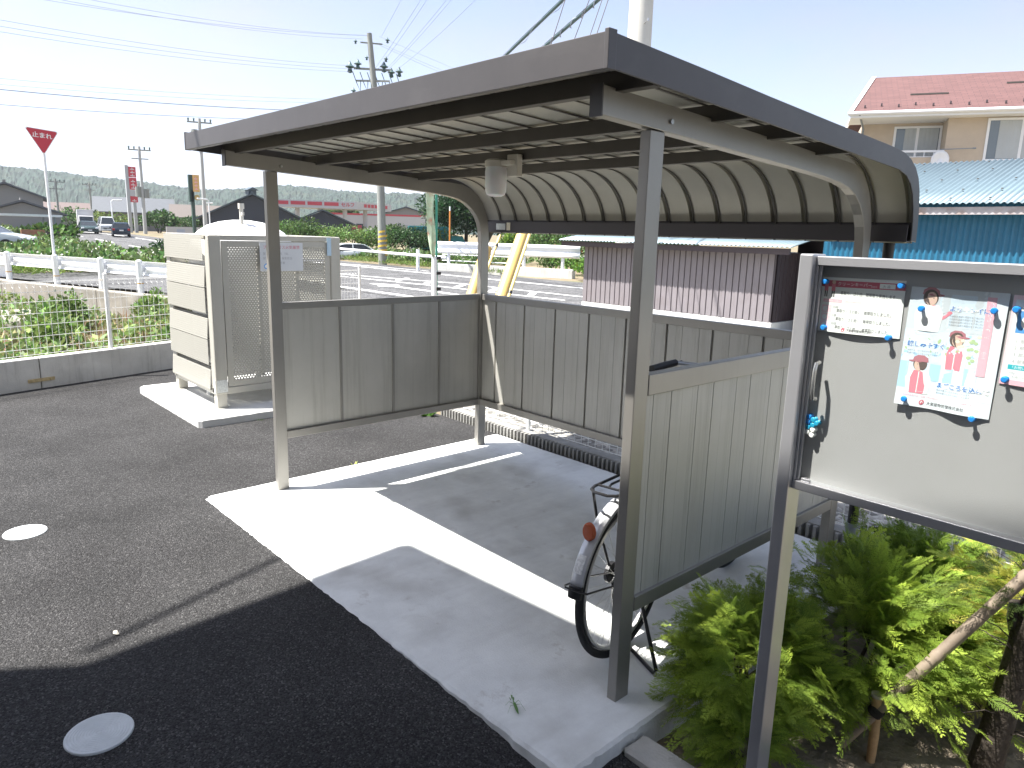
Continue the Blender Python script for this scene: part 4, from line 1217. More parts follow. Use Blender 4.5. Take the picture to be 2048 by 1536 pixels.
conifer("broad green conifer shrub just behind the notice board post", (3.38, .82), (.47, .46, .45), 1800, .116, GDK, GTIP, 12)
conifer("dark green conifer shrub at the back of the bed below the board", (3.44, 1.30), (.42, .42, .46), 1000, .126, (.085, .155, .022), (.32, .45, .055), 4)
conifer("small sparse conifer at the kerb by the board post's foot", (3.33, .10), (.16, .12, .20), 190, .10, GDK, GTIP, 5, 4)
conifer("golden yellow conifer shrub beside the staked tree", (3.84, 1.42), (.46, .44, .48), 1250, .12, YDK, YTIP, 6)
conifer("low golden conifer with drooping tips by the bamboo prop", (3.80, 1.20), (.27, .22, .34), 480, .108, YDK, YTIP, 8, 4)
# staked tree, its prop and peg
tr = thing("young_tree", "young dark barked conifer tree held by a bamboo prop at the bed's edge", "tree", (3.86, .84, -.12))
MB().tube([(0, 0, -.03), (.012, -.005, .12), (.03, -.01, .30), (.05, -.03, .50), (.055, -.03, .62), (.09, -.05, .80), (.12, -.06, 1.05), (.14, -.06, 1.5)], [.056, .050, .046, .044, .046, .032, .026, .016], 12).tube([(.045, -.03, .50), (.02, -.045, .60), (.015, -.05, .66)], [.03, .027, .022], 8).build("trunk", M_BARK, tr, smooth=True)
b = MB(); rg = np.random.default_rng(5)
for k in range(40):
    z = rg.uniform(.12, 1.0); a = rg.uniform(0, 6.28); l = rg.uniform(.10, .28)
    p = Vector((.02+.05*z, -.03*z, z)); q = p+Vector((math.cos(a)*l, math.sin(a)*l, l*rg.uniform(.1, .7)))
    b.tube([p, (p+q)/2+Vector((0, 0, .02)), q], [.003, .002, .001], 5)
b.build("twig", M_BARK, tr)
spray_shrub("foliage", tr, (.06, -.02, .60), (.26, .26, .55), 150, .085, (.03, .055, .012), (.12, .16, .02), .15, seed=9)
pb = thing("bamboo_prop", "slanting bamboo prop tied between a peg and the young tree's trunk", "bamboo prop", (3.49, .50, -.10))
M_BAMB = mat("weathered_bamboo", (.20, .16, .12), .55, var=.25, vscale=9)
p0, p1 = Vector((0, 0, .02)), Vector((.43, .275, .80)); pts, rs = [], []
nn = 60
nodes = [.12, .31, .52, .74, .93]
for i in range(nn+1):
    t = i/nn; pts.append(p0.lerp(p1, t)); k = min(abs(t-q) for q in nodes)
    rs.append((.0200)+(.0026 if k < .006 else (-.0010 if k < .02 else 0)))
MB().tube(pts, rs, 14).build("bamboo_pole", M_BAMB, pb, smooth=True)
M_ROPE = mat("black_palm_rope", (.02, .018, .016), .95, bump=.8, bscale=200)
tie = MB()
for k in range(4):
    c = p0.lerp(p1, .185+.008*k); tie.torus(c, (p1-p0).normalized(), .0215, .005, 20, 6)
tie.build("rope_tie", M_ROPE, pb, smooth=True)
tie = MB()
for k in range(5):
    c = p0.lerp(p1, .965+.008*k); tie.torus(c, (p1-p0).normalized(), .026, .007, 20, 6)
tie.build("rope_tie", M_ROPE, pb, smooth=True)
st = thing("wooden_peg", "short wooden peg driven in the soil where the bamboo prop is tied", "peg", (3.577, .563, -.13))
MB().tube([(0, 0, -.02), (.0, .0, .10), (-.003, -.01, .265)], [.015, .017, .018], 12).build("peg_shaft", mat("peg_wood", (.38, .25, .13), .7, var=.3, vscale=25), st, smooth=True)
MB().cyl((-.003, -.01, .262), (-.003, -.01, .272), .022, .021, 12).build("peg_head", mat("peg_head_wood", (.34, .31, .27), .8), st)
# weeds at the slab and in the asphalt
def weed(x, y, z, n, s, label, base=(.08, .16, .03)):
    P = np.tile([[0., 0., .0]], (n, 1))+RNG.normal(0, .012, (n, 3))*[1, 1, 0]; a = RNG.uniform(0, 6.28, n)
    N = np.stack([np.cos(a), np.sin(a), RNG.uniform(.2, 1.3, n)], 1)
    V, F = leaf_quads(P, N, RNG.uniform(.5, 1, n)*s, .35)
    o = faces_np("weed", V, F, M_LEAF, tints(n, base)); o.location = (x, y, z)
    return tag(o, label, "weed")
weed(-1.06, 1.93, -.01, 26, .13, "leafy green weed at the end of the ribbed edging blocks")
M_MANT = mat("mantis_green", (.10, .22, .05), .5, var=.2, vscale=90)
ma = thing("mantis", "small green praying mantis standing on the concrete at the slab's front", "mantis", (2.665, -.345, .0), R(-26))
# local +x is the tail, the head looks towards -x; one continuous body, wings folded along the back
prof = [(-.048, .0006, .021), (-.045, .0030, .0205), (-.042, .0034, .0200), (-.039, .0014, .0190), (-.033, .0017, .0180), (-.022, .0019, .0160), (-.014, .0022, .0140), (-.008, .0042, .0125), (.008, .0052, .0115), (.024, .0046, .0100), (.036, .0028, .0085), (.044, .0008, .0075)]
MB().tube([(x, 0, z) for x, r, z in prof], [r for x, r, z in prof], 12).build("body", M_MANT, ma, smooth=True)
for sy_ in (-1, 1):
    MB().tube([(-.040, sy_*.0012, .0185), (-.034, sy_*.006, .011), (-.044, sy_*.008, .014), (-.052, sy_*.006, .008)], [.0012, .0016, .0013, .0005], 6).build("foreleg", M_MANT, ma, smooth=True)
    MB().tube([(-.010, sy_*.002, .012), (-.016, sy_*.018, .019), (-.024, sy_*.030, .0006)], [.0010, .0007, .0004], 5).build("leg", M_MANT, ma, smooth=True)
    MB().tube([(-.004, sy_*.002, .011), (.010, sy_*.020, .021), (.024, sy_*.034, .0006)], [.0010, .0007, .0004], 5).build("leg", M_MANT, ma, smooth=True)
    MB().tube([(-.047, sy_*.0008, .022), (-.060, sy_*.008, .026)], [.0003, .0002], 4).build("antenna", M_MANT, ma)
    MB().lathe((-.0455, sy_*.0026, .0215), [(0, -.0011), (.0010, -.0004), (.0010, .0004), (0, .0011)], 8).build("eye", mat("mantis_eye", (.20, .26, .08), .3), ma, smooth=True)
    MB().prism([(-.010, sy_*.0006, .0172), (-.006, sy_*.0048, .0150), (.020, sy_*.0052, .0135), (.046, sy_*.0012, .0105), (.046, sy_*.0004, .0112)], (0, 0, .0006)).build("wing", M_MANT, ma)
weed(-.155, .62, -.01, 4, .045, "single pale leaf sprout at the slab's left edge", (.25, .32, .08))
weed(-1.8, .62, -.01, 5, .03, "tiny weed at the foot of the tank pavement")

# ================================================================== APARTMENT HOUSE BEHIND THE CAMERA (throws the big shadow)
ap = thing("apartment_house", "beige apartment house with deep eaves whose shadow falls on the car park", "building", (-.39, -2.29, 0), R(5))
M_APW = mat("apartment_wall", (.46, .44, .40), .8, var=.08, vscale=2)
# local frame: x along the eave, -y away from the shelter
MB().box(0, -9.5, 5.85, 9.0, 0, 6.0).build("roof", M_FASC, ap)
MB().box(.06, -9.3, -.1, 8.9, -1.50, 5.85).build("wall", M_APW, ap)
M_WIN = mat("window_glass_dark", (.03, .035, .04), .08)
M_WFR = mat("window_frame_white", (.7, .7, .68), .4)
for x in (1.0, 5.0):
    for z in (.9, 3.6):
        f = MB().box(x, -1.50, z, x+1.7, -1.46, z+1.2).build("window_frame", M_WFR, ap)
        MB().box(x+.06, -1.459, z+.06, x+.82, -1.452, z+1.14).box(x+.88, -1.459, z+.06, x+1.64, -1.452, z+1.14).build("window_pane", M_WIN, f)
for x in (3.6, 7.4):
    d = MB().box(x, -1.50, 0, x+.9, -1.45, 2.05).build("door", M_FASC, ap)
    MB().box(x+.78, -1.45, .9, x+.82, -1.41, 1.15).build("door_handle", M_STEEL, d)

# ================================================================== RETAINING EDGE, GUARD RAILS, SIGN
gdir = Vector((5.8, 1.95, 0)).normalized(); gn = Vector((gdir.y, -gdir.x, 0))   # gn points to the car park side
G0 = Vector((-17.108, 3.002, 0))
def gp(t, o=0, z=0): p = G0+gdir*t+gn*o; return (p.x, p.y, z)
M_RETW = mat("weathered_retaining_concrete", (.27, .25, .22), .9, var=.3, vscale=2, bump=.4, bscale=30, dark=(.14, .13, .10), dscale=.8, damt=.8)
rw = thing("retaining_wall", "stained concrete retaining wall holding up the side road above the weeds", "wall", gp(0, .1, -.8))
o0 = gp(0, .1, -.8)
for k, (a0, a1) in enumerate(((-9, -4.4), (-4.39, .2), (.21, 4.6))):
    MB().prism([rel(gp(a0, .12, -.85), o0), rel(gp(a1, .12, -.85), o0), rel(gp(a1, .42, -.85), o0), rel(gp(a0, .42, -.85), o0)], (0, 0, .86-.01*k)).build("wall_block", M_RETW, rw, bevel=.02)
ob = thing("concrete_block", "pale slanting concrete culvert block among the weeds behind the mesh fence", "block", (-12.6, .6, -.8))
MB().prism([(-.9, -.5, 0), (.9, -.5, 0), (.6, -.5, .62), (-.5, -.5, .75)], (0, .9, 0)).build("block_body", M_RETW, ob, bevel=.03)
M_RAIL = mat("guardrail_white", (.80, .82, .84), .45, var=.05, vscale=3)
M_RAILB = mat("guardrail_grey_back", (.52, .54, .60), .5, .1)
M_ORNG = mat("amber_band", (.55, .30, .05), .5)
def wbeam(P, a0, a1, z0, front, h=.35):
    """corrugated guard rail beam between a0 and a1, face towards +front"""
    m = MB(); prof = [(0, 0), (.035, .02), (.075, .05), (.075, .11), (.02, .155), (.02, .195), (.075, .24), (.075, .30), (.035, .33), (0, .35)]
    n = 12
    for i in range(n+1):
        a = a0+(a1-a0)*i/n
        for (d, z) in prof: m.v.append(P(a, front*d, z0+z*h/.35))
    k = len(prof)
    for i in range(n):
        for j in range(k-1): m.f.append((i*k+j, (i+1)*k+j, (i+1)*k+j+1, i*k+j+1))
    return m
gr = thing("guard_rail", "long white corrugated guard rail with round posts along the side road", "guard rail", gp(0))
o1 = gp(0)
P1 = lambda a, o, z: rel(gp(a, o, z), o1)
b = wbeam(P1, -6.2, 4.3, .42, -1).build("rail_beam", M_RAIL, gr, recalc=False, smooth=True); thick(b, .006, 0)
for a in (-4.55, -2.1, .0, 1.62, 3.6):
    p = MB().cyl(P1(a, .10, -.2), P1(a, .10, .78), .075, n=16).lathe(P1(a, .10, .78), [(.075, 0), (.06, .03), (0, .045)], 16).build("rail_post", M_RAIL, gr, smooth=True)
    MB().cyl(P1(a, .10, .22), P1(a, .10, .245), .0765, n=16).build("amber_band", M_ORNG, p)
    MB().bar(P1(a, .06, .60), P1(a, -.02, .60), .12, .16).build("rail_bracket", M_RAILB, p)
eb = MB().prism([P1(-6.15, -.03, .38), P1(-6.15, -.03, .80), P1(-6.15, .04, .80), P1(-6.15, .04, .38)], tuple(Vector((gdir.x, gdir.y, 0))*-.35)).build("end_plate", M_RAILB, gr, bevel=.02)
g2 = thing("guard_rail", "short white guard rail end piece standing lower at the weeds", "guard rail", (-22.6, 1.35, -.4))
m = MB().obox((0, 0, .62), (gdir, gn, (0, 0, 1)), (.75, .03, .20)).build("rail_beam", M_RAIL, g2, bevel=.02)
MB().cyl((-.2, 0, -.2), (-.2, 0, .7), .06).build("rail_post", M_RAIL, g2, smooth=True)
# stop sign leaning a little
sg = thing("stop_sign", "red triangular Japanese stop sign on a white pole", "road sign", (-15.15, 1.35, 0))
# placed so that the pole stands just behind the guard rail
sg.location = (-19.67, 2.34, 0)
top = Vector((-.02, -.24, 3.55))
MB().cyl((0, .0, -.1), (0, 0, 3.95), .036, n=14).build("sign_pole", M_RAIL, sg, smooth=True)
MB().bar((0, -.05, .70), (.1, .30, .68), .05, .07).build("pole_clamp", M_RAILB, sg)
fx = Vector((.18, .98, 0)).normalized(); fn_ = Vector((.98, -.18, 0)).normalized()
def SG(u, v, l): p = Vector((0, 0, 3.81))+fx*u+Vector((0, 0, v-.10*u))+fn_*(.045+l); return tuple(p)
def rtri(s, r=.05):
    pts = []
    cs = [(-s/2, .36), (s/2, .36), (0, .36-s*.866)]
    for i in range(3):
        c = Vector(cs[i]); a = (Vector(cs[i-1])-c).normalized(); b2 = (Vector(cs[(i+1) % 3])-c).normalized()
        for k in range(5): pts.append(tuple(c+a*r*(1-k/4)+b2*r*(k/4)))
    return pts
M_SRED = mat("sign_red", (.50, .035, .06), .4); M_SWHT = mat("sign_white", (.8, .8, .8), .4)
tri = rtri(.80)
MB().prism([SG(u, v, -.012) for u, v in tri], tuple(fn_*.012)).build("sign_plate", M_SWHT, sg)
tri2 = [(u*.93, (v-.13)*.93+.13) for u, v in tri]
sp_ = MB().prism([SG(u, v, .001) for u, v in tri2], tuple(fn_*.002)).build("sign_face", M_SRED, sg)
V, F = text2d("止まれ", .155, 1.0, 'CENTER', .003)
m = MB(); m.v = [SG(u, v+.135, .006) for u, v in V]; m.f = F; m.build("lettering", M_SWHT, sp_, recalc=False)

# far-side pipe railing, guard rail and kerb of the main road
pf = thing("pipe_railing", "thin white pipe railing with posts on the far pavement of the road", "railing", (-28, 17.6, 0))
def at(x, y, z=0): return (x+28, y-17.6, z)
pr_pts = [(-33.2, 18.4), (-22.7, 16.9), (-20.4, 16.75)]
MB().tube([at(x, y, .66) for x, y in pr_pts], .065, 10).build("rail_pipe", M_RAIL, pf, smooth=True)
for x, y in ((-33.2, 18.4), (-22.7, 16.9)):
    MB().cyl(at(x, y, -.1), at(x, y, .92), .075, n=12).build("rail_post", M_RAIL, pf, smooth=True)
g3 = thing("guard_rail", "white guard rail on the concrete kerb across the road beyond the shelter", "guard rail", (-19, 19.2, 0))
def at3(a, o, z):
    p = Vector((-22.5, 17.9, 0)).lerp(Vector((-16.2, 20.3, 0)), a/6.74); n = Vector((.356, -.934, 0)); p = p+n*o
    return (p.x+19, p.y-19.2, z)
b = wbeam(at3, -.3, 6.9, .78, 1, .52).build("rail_beam", M_RAIL, g3, recalc=False, smooth=True); thick(b, .006, 0)
for a in (.5, 2.4, 4.3, 6.1):
    MB().cyl(at3(a, -.06, .2), at3(a, -.06, 1.2), .07, n=12).build("rail_post", M_RAIL, g3, smooth=True)
MB().tube([at3(0, -.3, .72), at3(4.2, -.3, .72)], .02, 6).tube([at3(0, -.3, .45), at3(4.2, -.3, .45)], .02, 6).tube([at3(2.1, -.3, .3), at3(2.1, -.3, .72)], .025, 6).tube([at3(4.2, -.3, .3), at3(4.2, -.3, .72)], .025, 6).build("thin_rail", M_RAIL, g3)
kb = thing("concrete_kerb", "stained grey concrete kerb wall under the guard rail across the road", "kerb", (-19, 19.2, 0))
MB().prism([at3(-.2, .05, -.1), at3(6.6, .05, -.1), at3(6.6, -.3, -.1), at3(-.2, -.3, -.1)], (0, 0, .42)).build("kerb_body", M_WALL, kb, bevel=.02)
wb = thing("concrete_block", "small white concrete block on the verge beside the guard rail's end", "block", (-15.2, 20.9, .1))
MB().box(-.35, -.3, -.2, .35, .3, .26).build("block_body", M_RAIL, wb, bevel=.02)

# ================================================================== YELLOW GUY COVERS AND THE BIG POLE
BP = Vector((-5.81, 10.66, 0))
M_PCON = mat("pole_concrete", (.55, .54, .50), .75, var=.08, vscale=2)
bp_ = thing("utility_pole", "thick pale concrete utility pole rising right behind the shelter roof", "utility pole", BP)
MB().tube([(0, 0, -.2), (0, 0, 5), (0, 0, 11.5)], [.275, .25, .215], 28).build("pole_shaft", M_PCON, bp_, smooth=True)
sb = MB()
for k, z in enumerate((5.6, 5.95, 6.3, 6.65, 7.0)):
    a = R(-30 if k % 2 else 150); d = Vector((math.cos(a), math.sin(a), 0))
    sb.cyl(d*.2+Vector((0, 0, z)), d*.42+Vector((0, 0, z+.02)), .012, n=8).cyl(d*.42+Vector((0, 0, z-.0)), d*.42+Vector((0, 0, z+.05)), .016, n=8)
sb.build("step_bolt", M_STEEL, bp_)
MB().bar((-.9, -.3, 9.2), (.9, .3, 9.2), .08, .08).build("crossarm", M_STEEL, bp_)
M_GUY = mat("yellow_guy_cover", (.60, .42, .15), .45, var=.06, vscale=3)
M_GUYT = mat("faded_yellow_cover", (.62, .50, .20), .5, var=.1, vscale=5)
def guy(px, py, px2, py2, zt, r, m, label, l, bands=()):
    a = Vector((px, py, 0)); d = (Vector((px2, py2, zt))-a)
    g = thing("guy_cover", label, "guy wire cover", a, group="yellow covers on the pole's guy wires")
    u = d.normalized()
    MB().tube([u*-.1, u*l], r, 16).lathe(tuple(u*l), [(r, 0), (r*.6, .02), (0, .03)], 16).build("cover", m, g, smooth=True)
    for q in bands: MB().tube([u*(q-.02), u*(q+.02)], r*1.25, 12).build("clamp_band", M_BLK, g, smooth=True)
    MB().tube([u*l, d], .007, 5).build("guy_wire", M_GUT, g)
guy(-2.086, 3.323, -5.75, 10.6, 9.0, .078, M_GUY, "thick yellow guy wire cover leaning between shelter post and purple shed", 3.2)
guy(-3.08, 3.74, -5.70, 10.4, 11.2, .078, M_GUY, "thick yellow guy wire cover half hidden by the shelter's rear post", 1.78, (.9,))
guy(-1.72, 3.10, -5.4, 10.5, 9.2, .020, M_GUYT, "thin yellow guy wire cover just right of the thick uncovered one", 3.2, (1.35, 2.4))
guy(-2.88, 3.59, -5.25, 10.55, 10.2, .020, M_GUYT, "thin yellow guy wire cover behind the shelter's rear post", 2.05, (1.2, 1.9))

# furled banner on a white and green pole
fl = thing("banner", "faded pale green advertising banner furled on a white green pole", "banner", (-7.76, 6.90, -.3))
M_FGRN = mat("banner_pole_green", (.05, .30, .22), .4); M_FCL = mat("banner_cloth", (.56, .68, .50), .8, var=.2, vscale=6, dark=(.55, .10, .06), dscale=5.5, damt=.9)
MB().cyl((0, 0, -.2), (-.005, .0, 1.5), .055, n=14).build("pole_sleeve", M_RAIL, fl, smooth=True)
MB().cyl((.02, .05, -.2), (.0, .04, 3.2), .022, n=10).build("banner_pole", M_FGRN, fl, smooth=True)
for z in (.85, 1.17, 1.48): MB().bar((.02, .0, z), (.03, .13, z), .05, .06).build("pole_clamp", M_BLK, fl)
m = MB(); n = 28
for i in range(n+1):
    t = i/n; z = 2.92-1.45*t; w = .095*(1-t)**.5+.025
    for j in range(9):
        q = j/8; y = -.02-2*w*(1-q)+.02; x = .035*math.sin(q*9+t*7)*(.6+w*3)
        m.v.append((x, y-.01*math.sin(t*6), z))
for i in range(n):
    for j in range(8): m.f.append((i*9+j, i*9+j+1, (i+1)*9+j+1, (i+1)*9+j))
b = m.build("banner_cloth", M_FCL, fl, smooth=True, recalc=False); thick(b, .004, 0)

# ================================================================== SHEDS BEHIND
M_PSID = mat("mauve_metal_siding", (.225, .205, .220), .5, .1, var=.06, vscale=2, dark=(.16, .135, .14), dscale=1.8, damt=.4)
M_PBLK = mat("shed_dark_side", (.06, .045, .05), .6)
weathered(M_PSID, [(2.5, .50, .72, .5, (.16, .135, .14), (6, 6, .5)), (5, .62, .76, .6, (.20, .13, .09), (3, 3, .6))])
M_TEALR = mat("pale_blue_corrugated_roof", (.125, .175, .205), .45, .15, var=.10, vscale=1.5)
M_BLUEW = mat("blue_corrugated_wall", (.018, .115, .20), .45, .1, var=.14, vscale=2)
def corrugated(L, pitch, amp, fn, shape='sine'):
    m = MB(); n = int(L/pitch)*6; k = None
    for i in range(n+1):
        s = L*i/n; ph = (s/pitch) % 1
        d = amp*math.sin(2*math.pi*ph) if shape == 'sine' else 0
        r = fn(s, d); k = len(r); m.v += r
    for i in range(n):
        for j in range(k-1): m.f.append((i*k+j, (i+1)*k+j, (i+1)*k+j+1, i*k+j+1))
    return m
sx0, sx1, sy = -5.10, -1.18, 8.5
shd = thing("storage_shed", "low mauve metal sided shed with pale blue corrugated roof behind the shelter", "shed", (sx0, sy, .28))
m = MB(); n = 34; p = (sx1-sx0)/n; pts = []
for k in range(n):
    a = k*p; pts += [(a, 0), (a+p*.80, 0), (a+p*.83, .022), (a+p*.96, .022), (a+p*.99, 0)]
pts.append((sx1-sx0, 0))
for s, d in pts: m.v += [(s, d, .18), (s, d, 1.24)]
for i in range(len(pts)-1): m.f.append((2*i, 2*i+2, 2*i+3, 2*i+1))
m.build("front_siding", M_PSID, shd, recalc=False)
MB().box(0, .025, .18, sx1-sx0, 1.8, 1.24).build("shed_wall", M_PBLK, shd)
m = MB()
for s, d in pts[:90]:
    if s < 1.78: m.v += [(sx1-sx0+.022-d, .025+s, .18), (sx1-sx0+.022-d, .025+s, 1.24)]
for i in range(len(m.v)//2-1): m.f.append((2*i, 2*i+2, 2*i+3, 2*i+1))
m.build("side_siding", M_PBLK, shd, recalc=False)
MB().box(-.02, .0, -.05, sx1-sx0+.02, 1.82, .175).build("foundation", mat("whitewashed_foundation", (.66, .66, .64), .8, var=.1, vscale=8), shd, bevel=.01)
rfm = corrugated(sx1-sx0+.8, .076, .011, lambda s, d: [(s-.42, -.30, 1.335+d), (s-.42, .6, 1.495+d), (s-.42, 1.9, 1.73+d)])
b = rfm.build("shed_roof", M_TEALR, shd, smooth=True, recalc=False); thick(b, .006, 0)
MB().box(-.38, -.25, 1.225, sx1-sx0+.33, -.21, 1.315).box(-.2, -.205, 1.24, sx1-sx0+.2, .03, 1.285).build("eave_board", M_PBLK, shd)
blu = thing("warehouse", "blue corrugated metal building with pale blue corrugated roof below the house", "building", (-.70, 9.0, .28))
b = corrugated(11, .076, .012, lambda s, d: [(s, d, 0), (s, d, 2.0)]).build("front_wall", M_BLUEW, blu, smooth=True, recalc=False)
MB().box(.0, .05, 0, 11, 4, 2.0).build("wall_core", M_PBLK, blu)
MB().box(-.85, .9, -.1, -.005, 4, 1.78).build("dark_gap_filler", M_PBLK, blu)  # added dark block, fills the gap towards the shed so it reads dark
b = corrugated(12, .076, .012, lambda s, d: [(s-.05, -.25, 1.96+d), (s-.05, .8, 2.29+d), (s-.05, 2.2, 2.72+d)]).build("warehouse_roof", M_TEALR, blu, smooth=True, recalc=False); thick(b, .006, 0)
MB().box(.02, -.20, 1.82, 11.4, -.165, 1.915).build("eave_board", mat("weathered_eave_board", (.36, .34, .35), .8, var=.2, vscale=6, dark=(.25, .14, .08), dscale=4, damt=.7), blu)
sc_ = MB()
for i in range(22):
    for (y, z) in ((-.1, 2.010), (.35, 2.15), (.9, 2.325), (1.5, 2.508), (2.0, 2.66)):
        x = .1+i*.456+(.2 if int(y*10) % 2 else 0); sc_.lathe((x, y, z+.02), [(.016, 0), (.014, .012), (0, .014)], 6)
sc_.build("roof_screw", M_PURL, blu)

# ================================================================== TWO-STOREY HOUSE
hs = thing("house", "beige two storey house with red brown shingle roof and balcony", "house", (-8.18, 30.73, 0), math.atan2(.4436, .8962))
M_HW = mat("house_beige_wall", (.50, .42, .33), .85, var=.05, vscale=3, bump=.2, bscale=40)
M_HR = bpy.data.materials.new("red_shingle_roof"); M_HR.use_nodes = True
nt = M_HR.node_tree; bs = nt.nodes["Principled BSDF"]; bs.inputs['Roughness'].default_value = .75
tc = nt.nodes.new("ShaderNodeTexCoord"); br = nt.nodes.new("ShaderNodeTexBrick")
br.inputs['Color1'].default_value = (.125, .060, .057, 1); br.inputs['Color2'].default_value = (.098, .046, .044, 1); br.inputs['Mortar'].default_value = (.06, .03, .03, 1)
br.inputs['Scale'].default_value = 1.0; br.inputs['Mortar Size'].default_value = .012; br.inputs['Brick Width'].default_value = .45; br.inputs['Row Height'].default_value = .145
nt.links.new(tc.outputs['Object'], br.inputs['Vector']); nt.links.new(br.outputs['Color'], bs.inputs['Base Color'])
M_HT = mat("house_white_trim", (.76, .77, .78), .5)
L_ = 12.0; s0 = -1.29
# protruding bay on the right, recessed balcony bay on the left
MB().box(1.80, 0, -.3, s0+L_, 7, 6.75).build("wall", M_HW, hs)
MB().box(s0, 1.2, -.3, 1.7995, 7, 6.75).build("wall", M_HW, hs)
MB().box(.0, .0, 4.1, 1.799, .12, 5.24).box(.0, .121, 4.1, .12, 1.199, 5.24).build("balcony_parapet", M_HW, hs)
MB().box(.0, .12, 4.0, 1.799, 1.199, 4.12).build("balcony_floor", M_HT, hs)
rl = MB().box(-.02, -.02, 5.44, 1.799, .06, 5.52).box(-.02, -.02, 5.245, 1.799, .13, 5.275)
for k in range(6): rl.box(.02+k*.35, .0, 5.28, .05+k*.35, .03, 5.44)
rl.build("balcony_rail", M_HT, hs)
M_CURT = mat("pale_curtain", (.42, .45, .46), .9, var=.05, vscale=2)
def hwin(x0, x1, z0, z1, y, sill):
    f = MB().box(x0, y-.06, z0, x0+.09, y-.001, z1).box(x1-.09, y-.06, z0, x1, y-.001, z1).box(x0+.09, y-.06, z1-.09, x1-.09, y-.001, z1).box(x0+.09, y-.06, z0, x1-.09, y-.001, z0+.08).box((x0+x1)/2-.05, y-.05, z0+.08, (x0+x1)/2+.05, y-.002, z1-.09).build("window", M_HT, hs)
    MB().box(x0+.09, y-.02, z0+.08, (x0+x1)/2-.05, y-.008, z1-.09).box((x0+x1)/2+.05, y-.03, z0+.08, x1-.09, y-.02, z1-.09).build("pane", mat("house_glass", (.13, .16, .18), .08, spec=.8), f)
    c = MB(); n = 30
    xa = x0+.42
    for i in range(n+1):
        q = xa+(x1-.12-xa)*i/n; dd = .012*math.sin(i*1.7); c.v += [(q, y-.036+dd*.4, z0+.1), (q, y-.036+dd*.4, z1-.1)]
    for i in range(n): c.f.append((2*i, 2*i+2, 2*i+3, 2*i+1))
    c.build("curtain", M_CURT, f, recalc=False)
    if sill: MB().box(x0-.1, y-.14, z0-.12, x1+.1, y-.001, z0-.05).build("sill", M_HT, f)
hwin(-.02, 1.79, 4.75, 6.63, 1.2, False)
hwin(3.17, 5.6, 5.06, 6.70, 0, True)
# roof: slope towards the viewer and behind, white verge boards, gutter, soffit
rz0, rz1, ey, ry = 7.02, 9.10, -.70, 3.55
xl, xr = -1.93, s0+L_+.6
xk = .95      # the ridge starts farther in than the eaves
def rpt(q, lift, ins=0.0):     # q runs 0 at the near eave, 1 at the ridge, 2 at the far eave
    k = 1-abs(1-q); return (xl+ins+xk*k, ey+(ry-ey)*q, rz0+(rz1-rz0)*k+lift)
m = MB()
for q in (0, 1, 2):
    a, b2 = rpt(q, 0, .05), rpt(q, -.13, .05)
    m.v += [a, (xr-.05, a[1], a[2]), b2, (xr-.05, b2[1], b2[2])]
for k in (0, 4):
    m.f += [(k, k+1, k+5, k+4), (k+2, k+6, k+7, k+3), (k, k+4, k+6, k+2), (k+1, k+3, k+7, k+5)]
m.f += [(0, 2, 3, 1), (8, 9, 11, 10)]
roof = m.build("roof", M_HR, hs)
for side in (0, 1):
    m = MB()
    for q in (0, 1, 2):
        a, b2 = rpt(q, .05), rpt(q, -.2)
        if side: a, b2 = (xr-.05, a[1], a[2]), (xr-.05, b2[1], b2[2])
        m.v += [a, (a[0]+.16, a[1], a[2]), b2, (b2[0]+.05, b2[1], b2[2])]
    for k in (0, 4): m.f += [(k, k+1, k+5, k+4), (k+2, k+6, k+7, k+3), (k, k+4, k+6, k+2), (k+1, k+3, k+7, k+5)]
    m.f += [(0, 2, 3, 1), (8, 9, 11, 10)]
    m.build("verge_board", M_HT, roof)
MB().tube([(xl-.05, ey-.09, rz0-.10), (xr, ey-.09, rz0-.10)], .075, 10).box(xl+.06, ey-.02, rz0-.26, xr-.06, ey+.0, rz0-.13).build("gutter", M_HT, roof, smooth=False)
MB().box(xl+.06, ey+.001, 6.751, xr-.06, 1.199, 6.78).build("soffit", M_HT, roof)
sgm = MB()
for k in range(16):
    x = -1.35+k*.62; yy = -.2 if k % 2 else -.35; z = rz0+(yy-ey)*(rz1-rz0)/(ry-ey)
    sgm.box(x-.03, yy-.06, z+.0, x+.03, yy+.02, z+.10)
sgm.build("snow_guard", M_PBLK, roof)
slm = MB()
for x, yy, l in ((.4, 1.0, 1.4), (4.0, 2.0, 1.3)):
    z = rz0+(yy-ey)*(rz1-rz0)/(ry-ey); slm.box(x, yy-.04, z+.0, x+l, yy+.04, z+.06)
slm.build("roof_vent", M_HR if False else M_PURL, roof)
MB().tube([(xl+.4, ey-.05, rz0-.15), (s0+.05, .9, 6.5), (s0+.05, 1.14, 6.3), (s0+.05, 1.14, 3)], .045, 8).build("downpipe", M_PVC, hs)
ds = thing("satellite_dish", "white satellite dish mounted on the house's balcony parapet", "satellite dish", (-8.18+1.67*.8962-(-.25)*.4436, 30.73+1.67*.4436+(-.25)*.8962, 5.05), math.atan2(.4436, .8962))
dm = MB().lathe((0, 0, 0), [(0, .0), (.14, .015), (.28, .06), (.38, .12)], 26, axis='Y').xf(lambda p: (p[0]*.86-.25*p[1], -p[1]*.8+.0, p[2]+.3*p[1]))
b = dm.build("dish", M_HT, ds, smooth=True, recalc=False); thick(b, .012, 0)
MB().tube([(0, .0, 0), (.02, .16, -.06), (.02, .30, -.1)], .022, 8).tube([(-.1, -.02, -.32), (-.22, -.45, -.10)], .012, 6).build("dish_arm", M_PVC, ds)
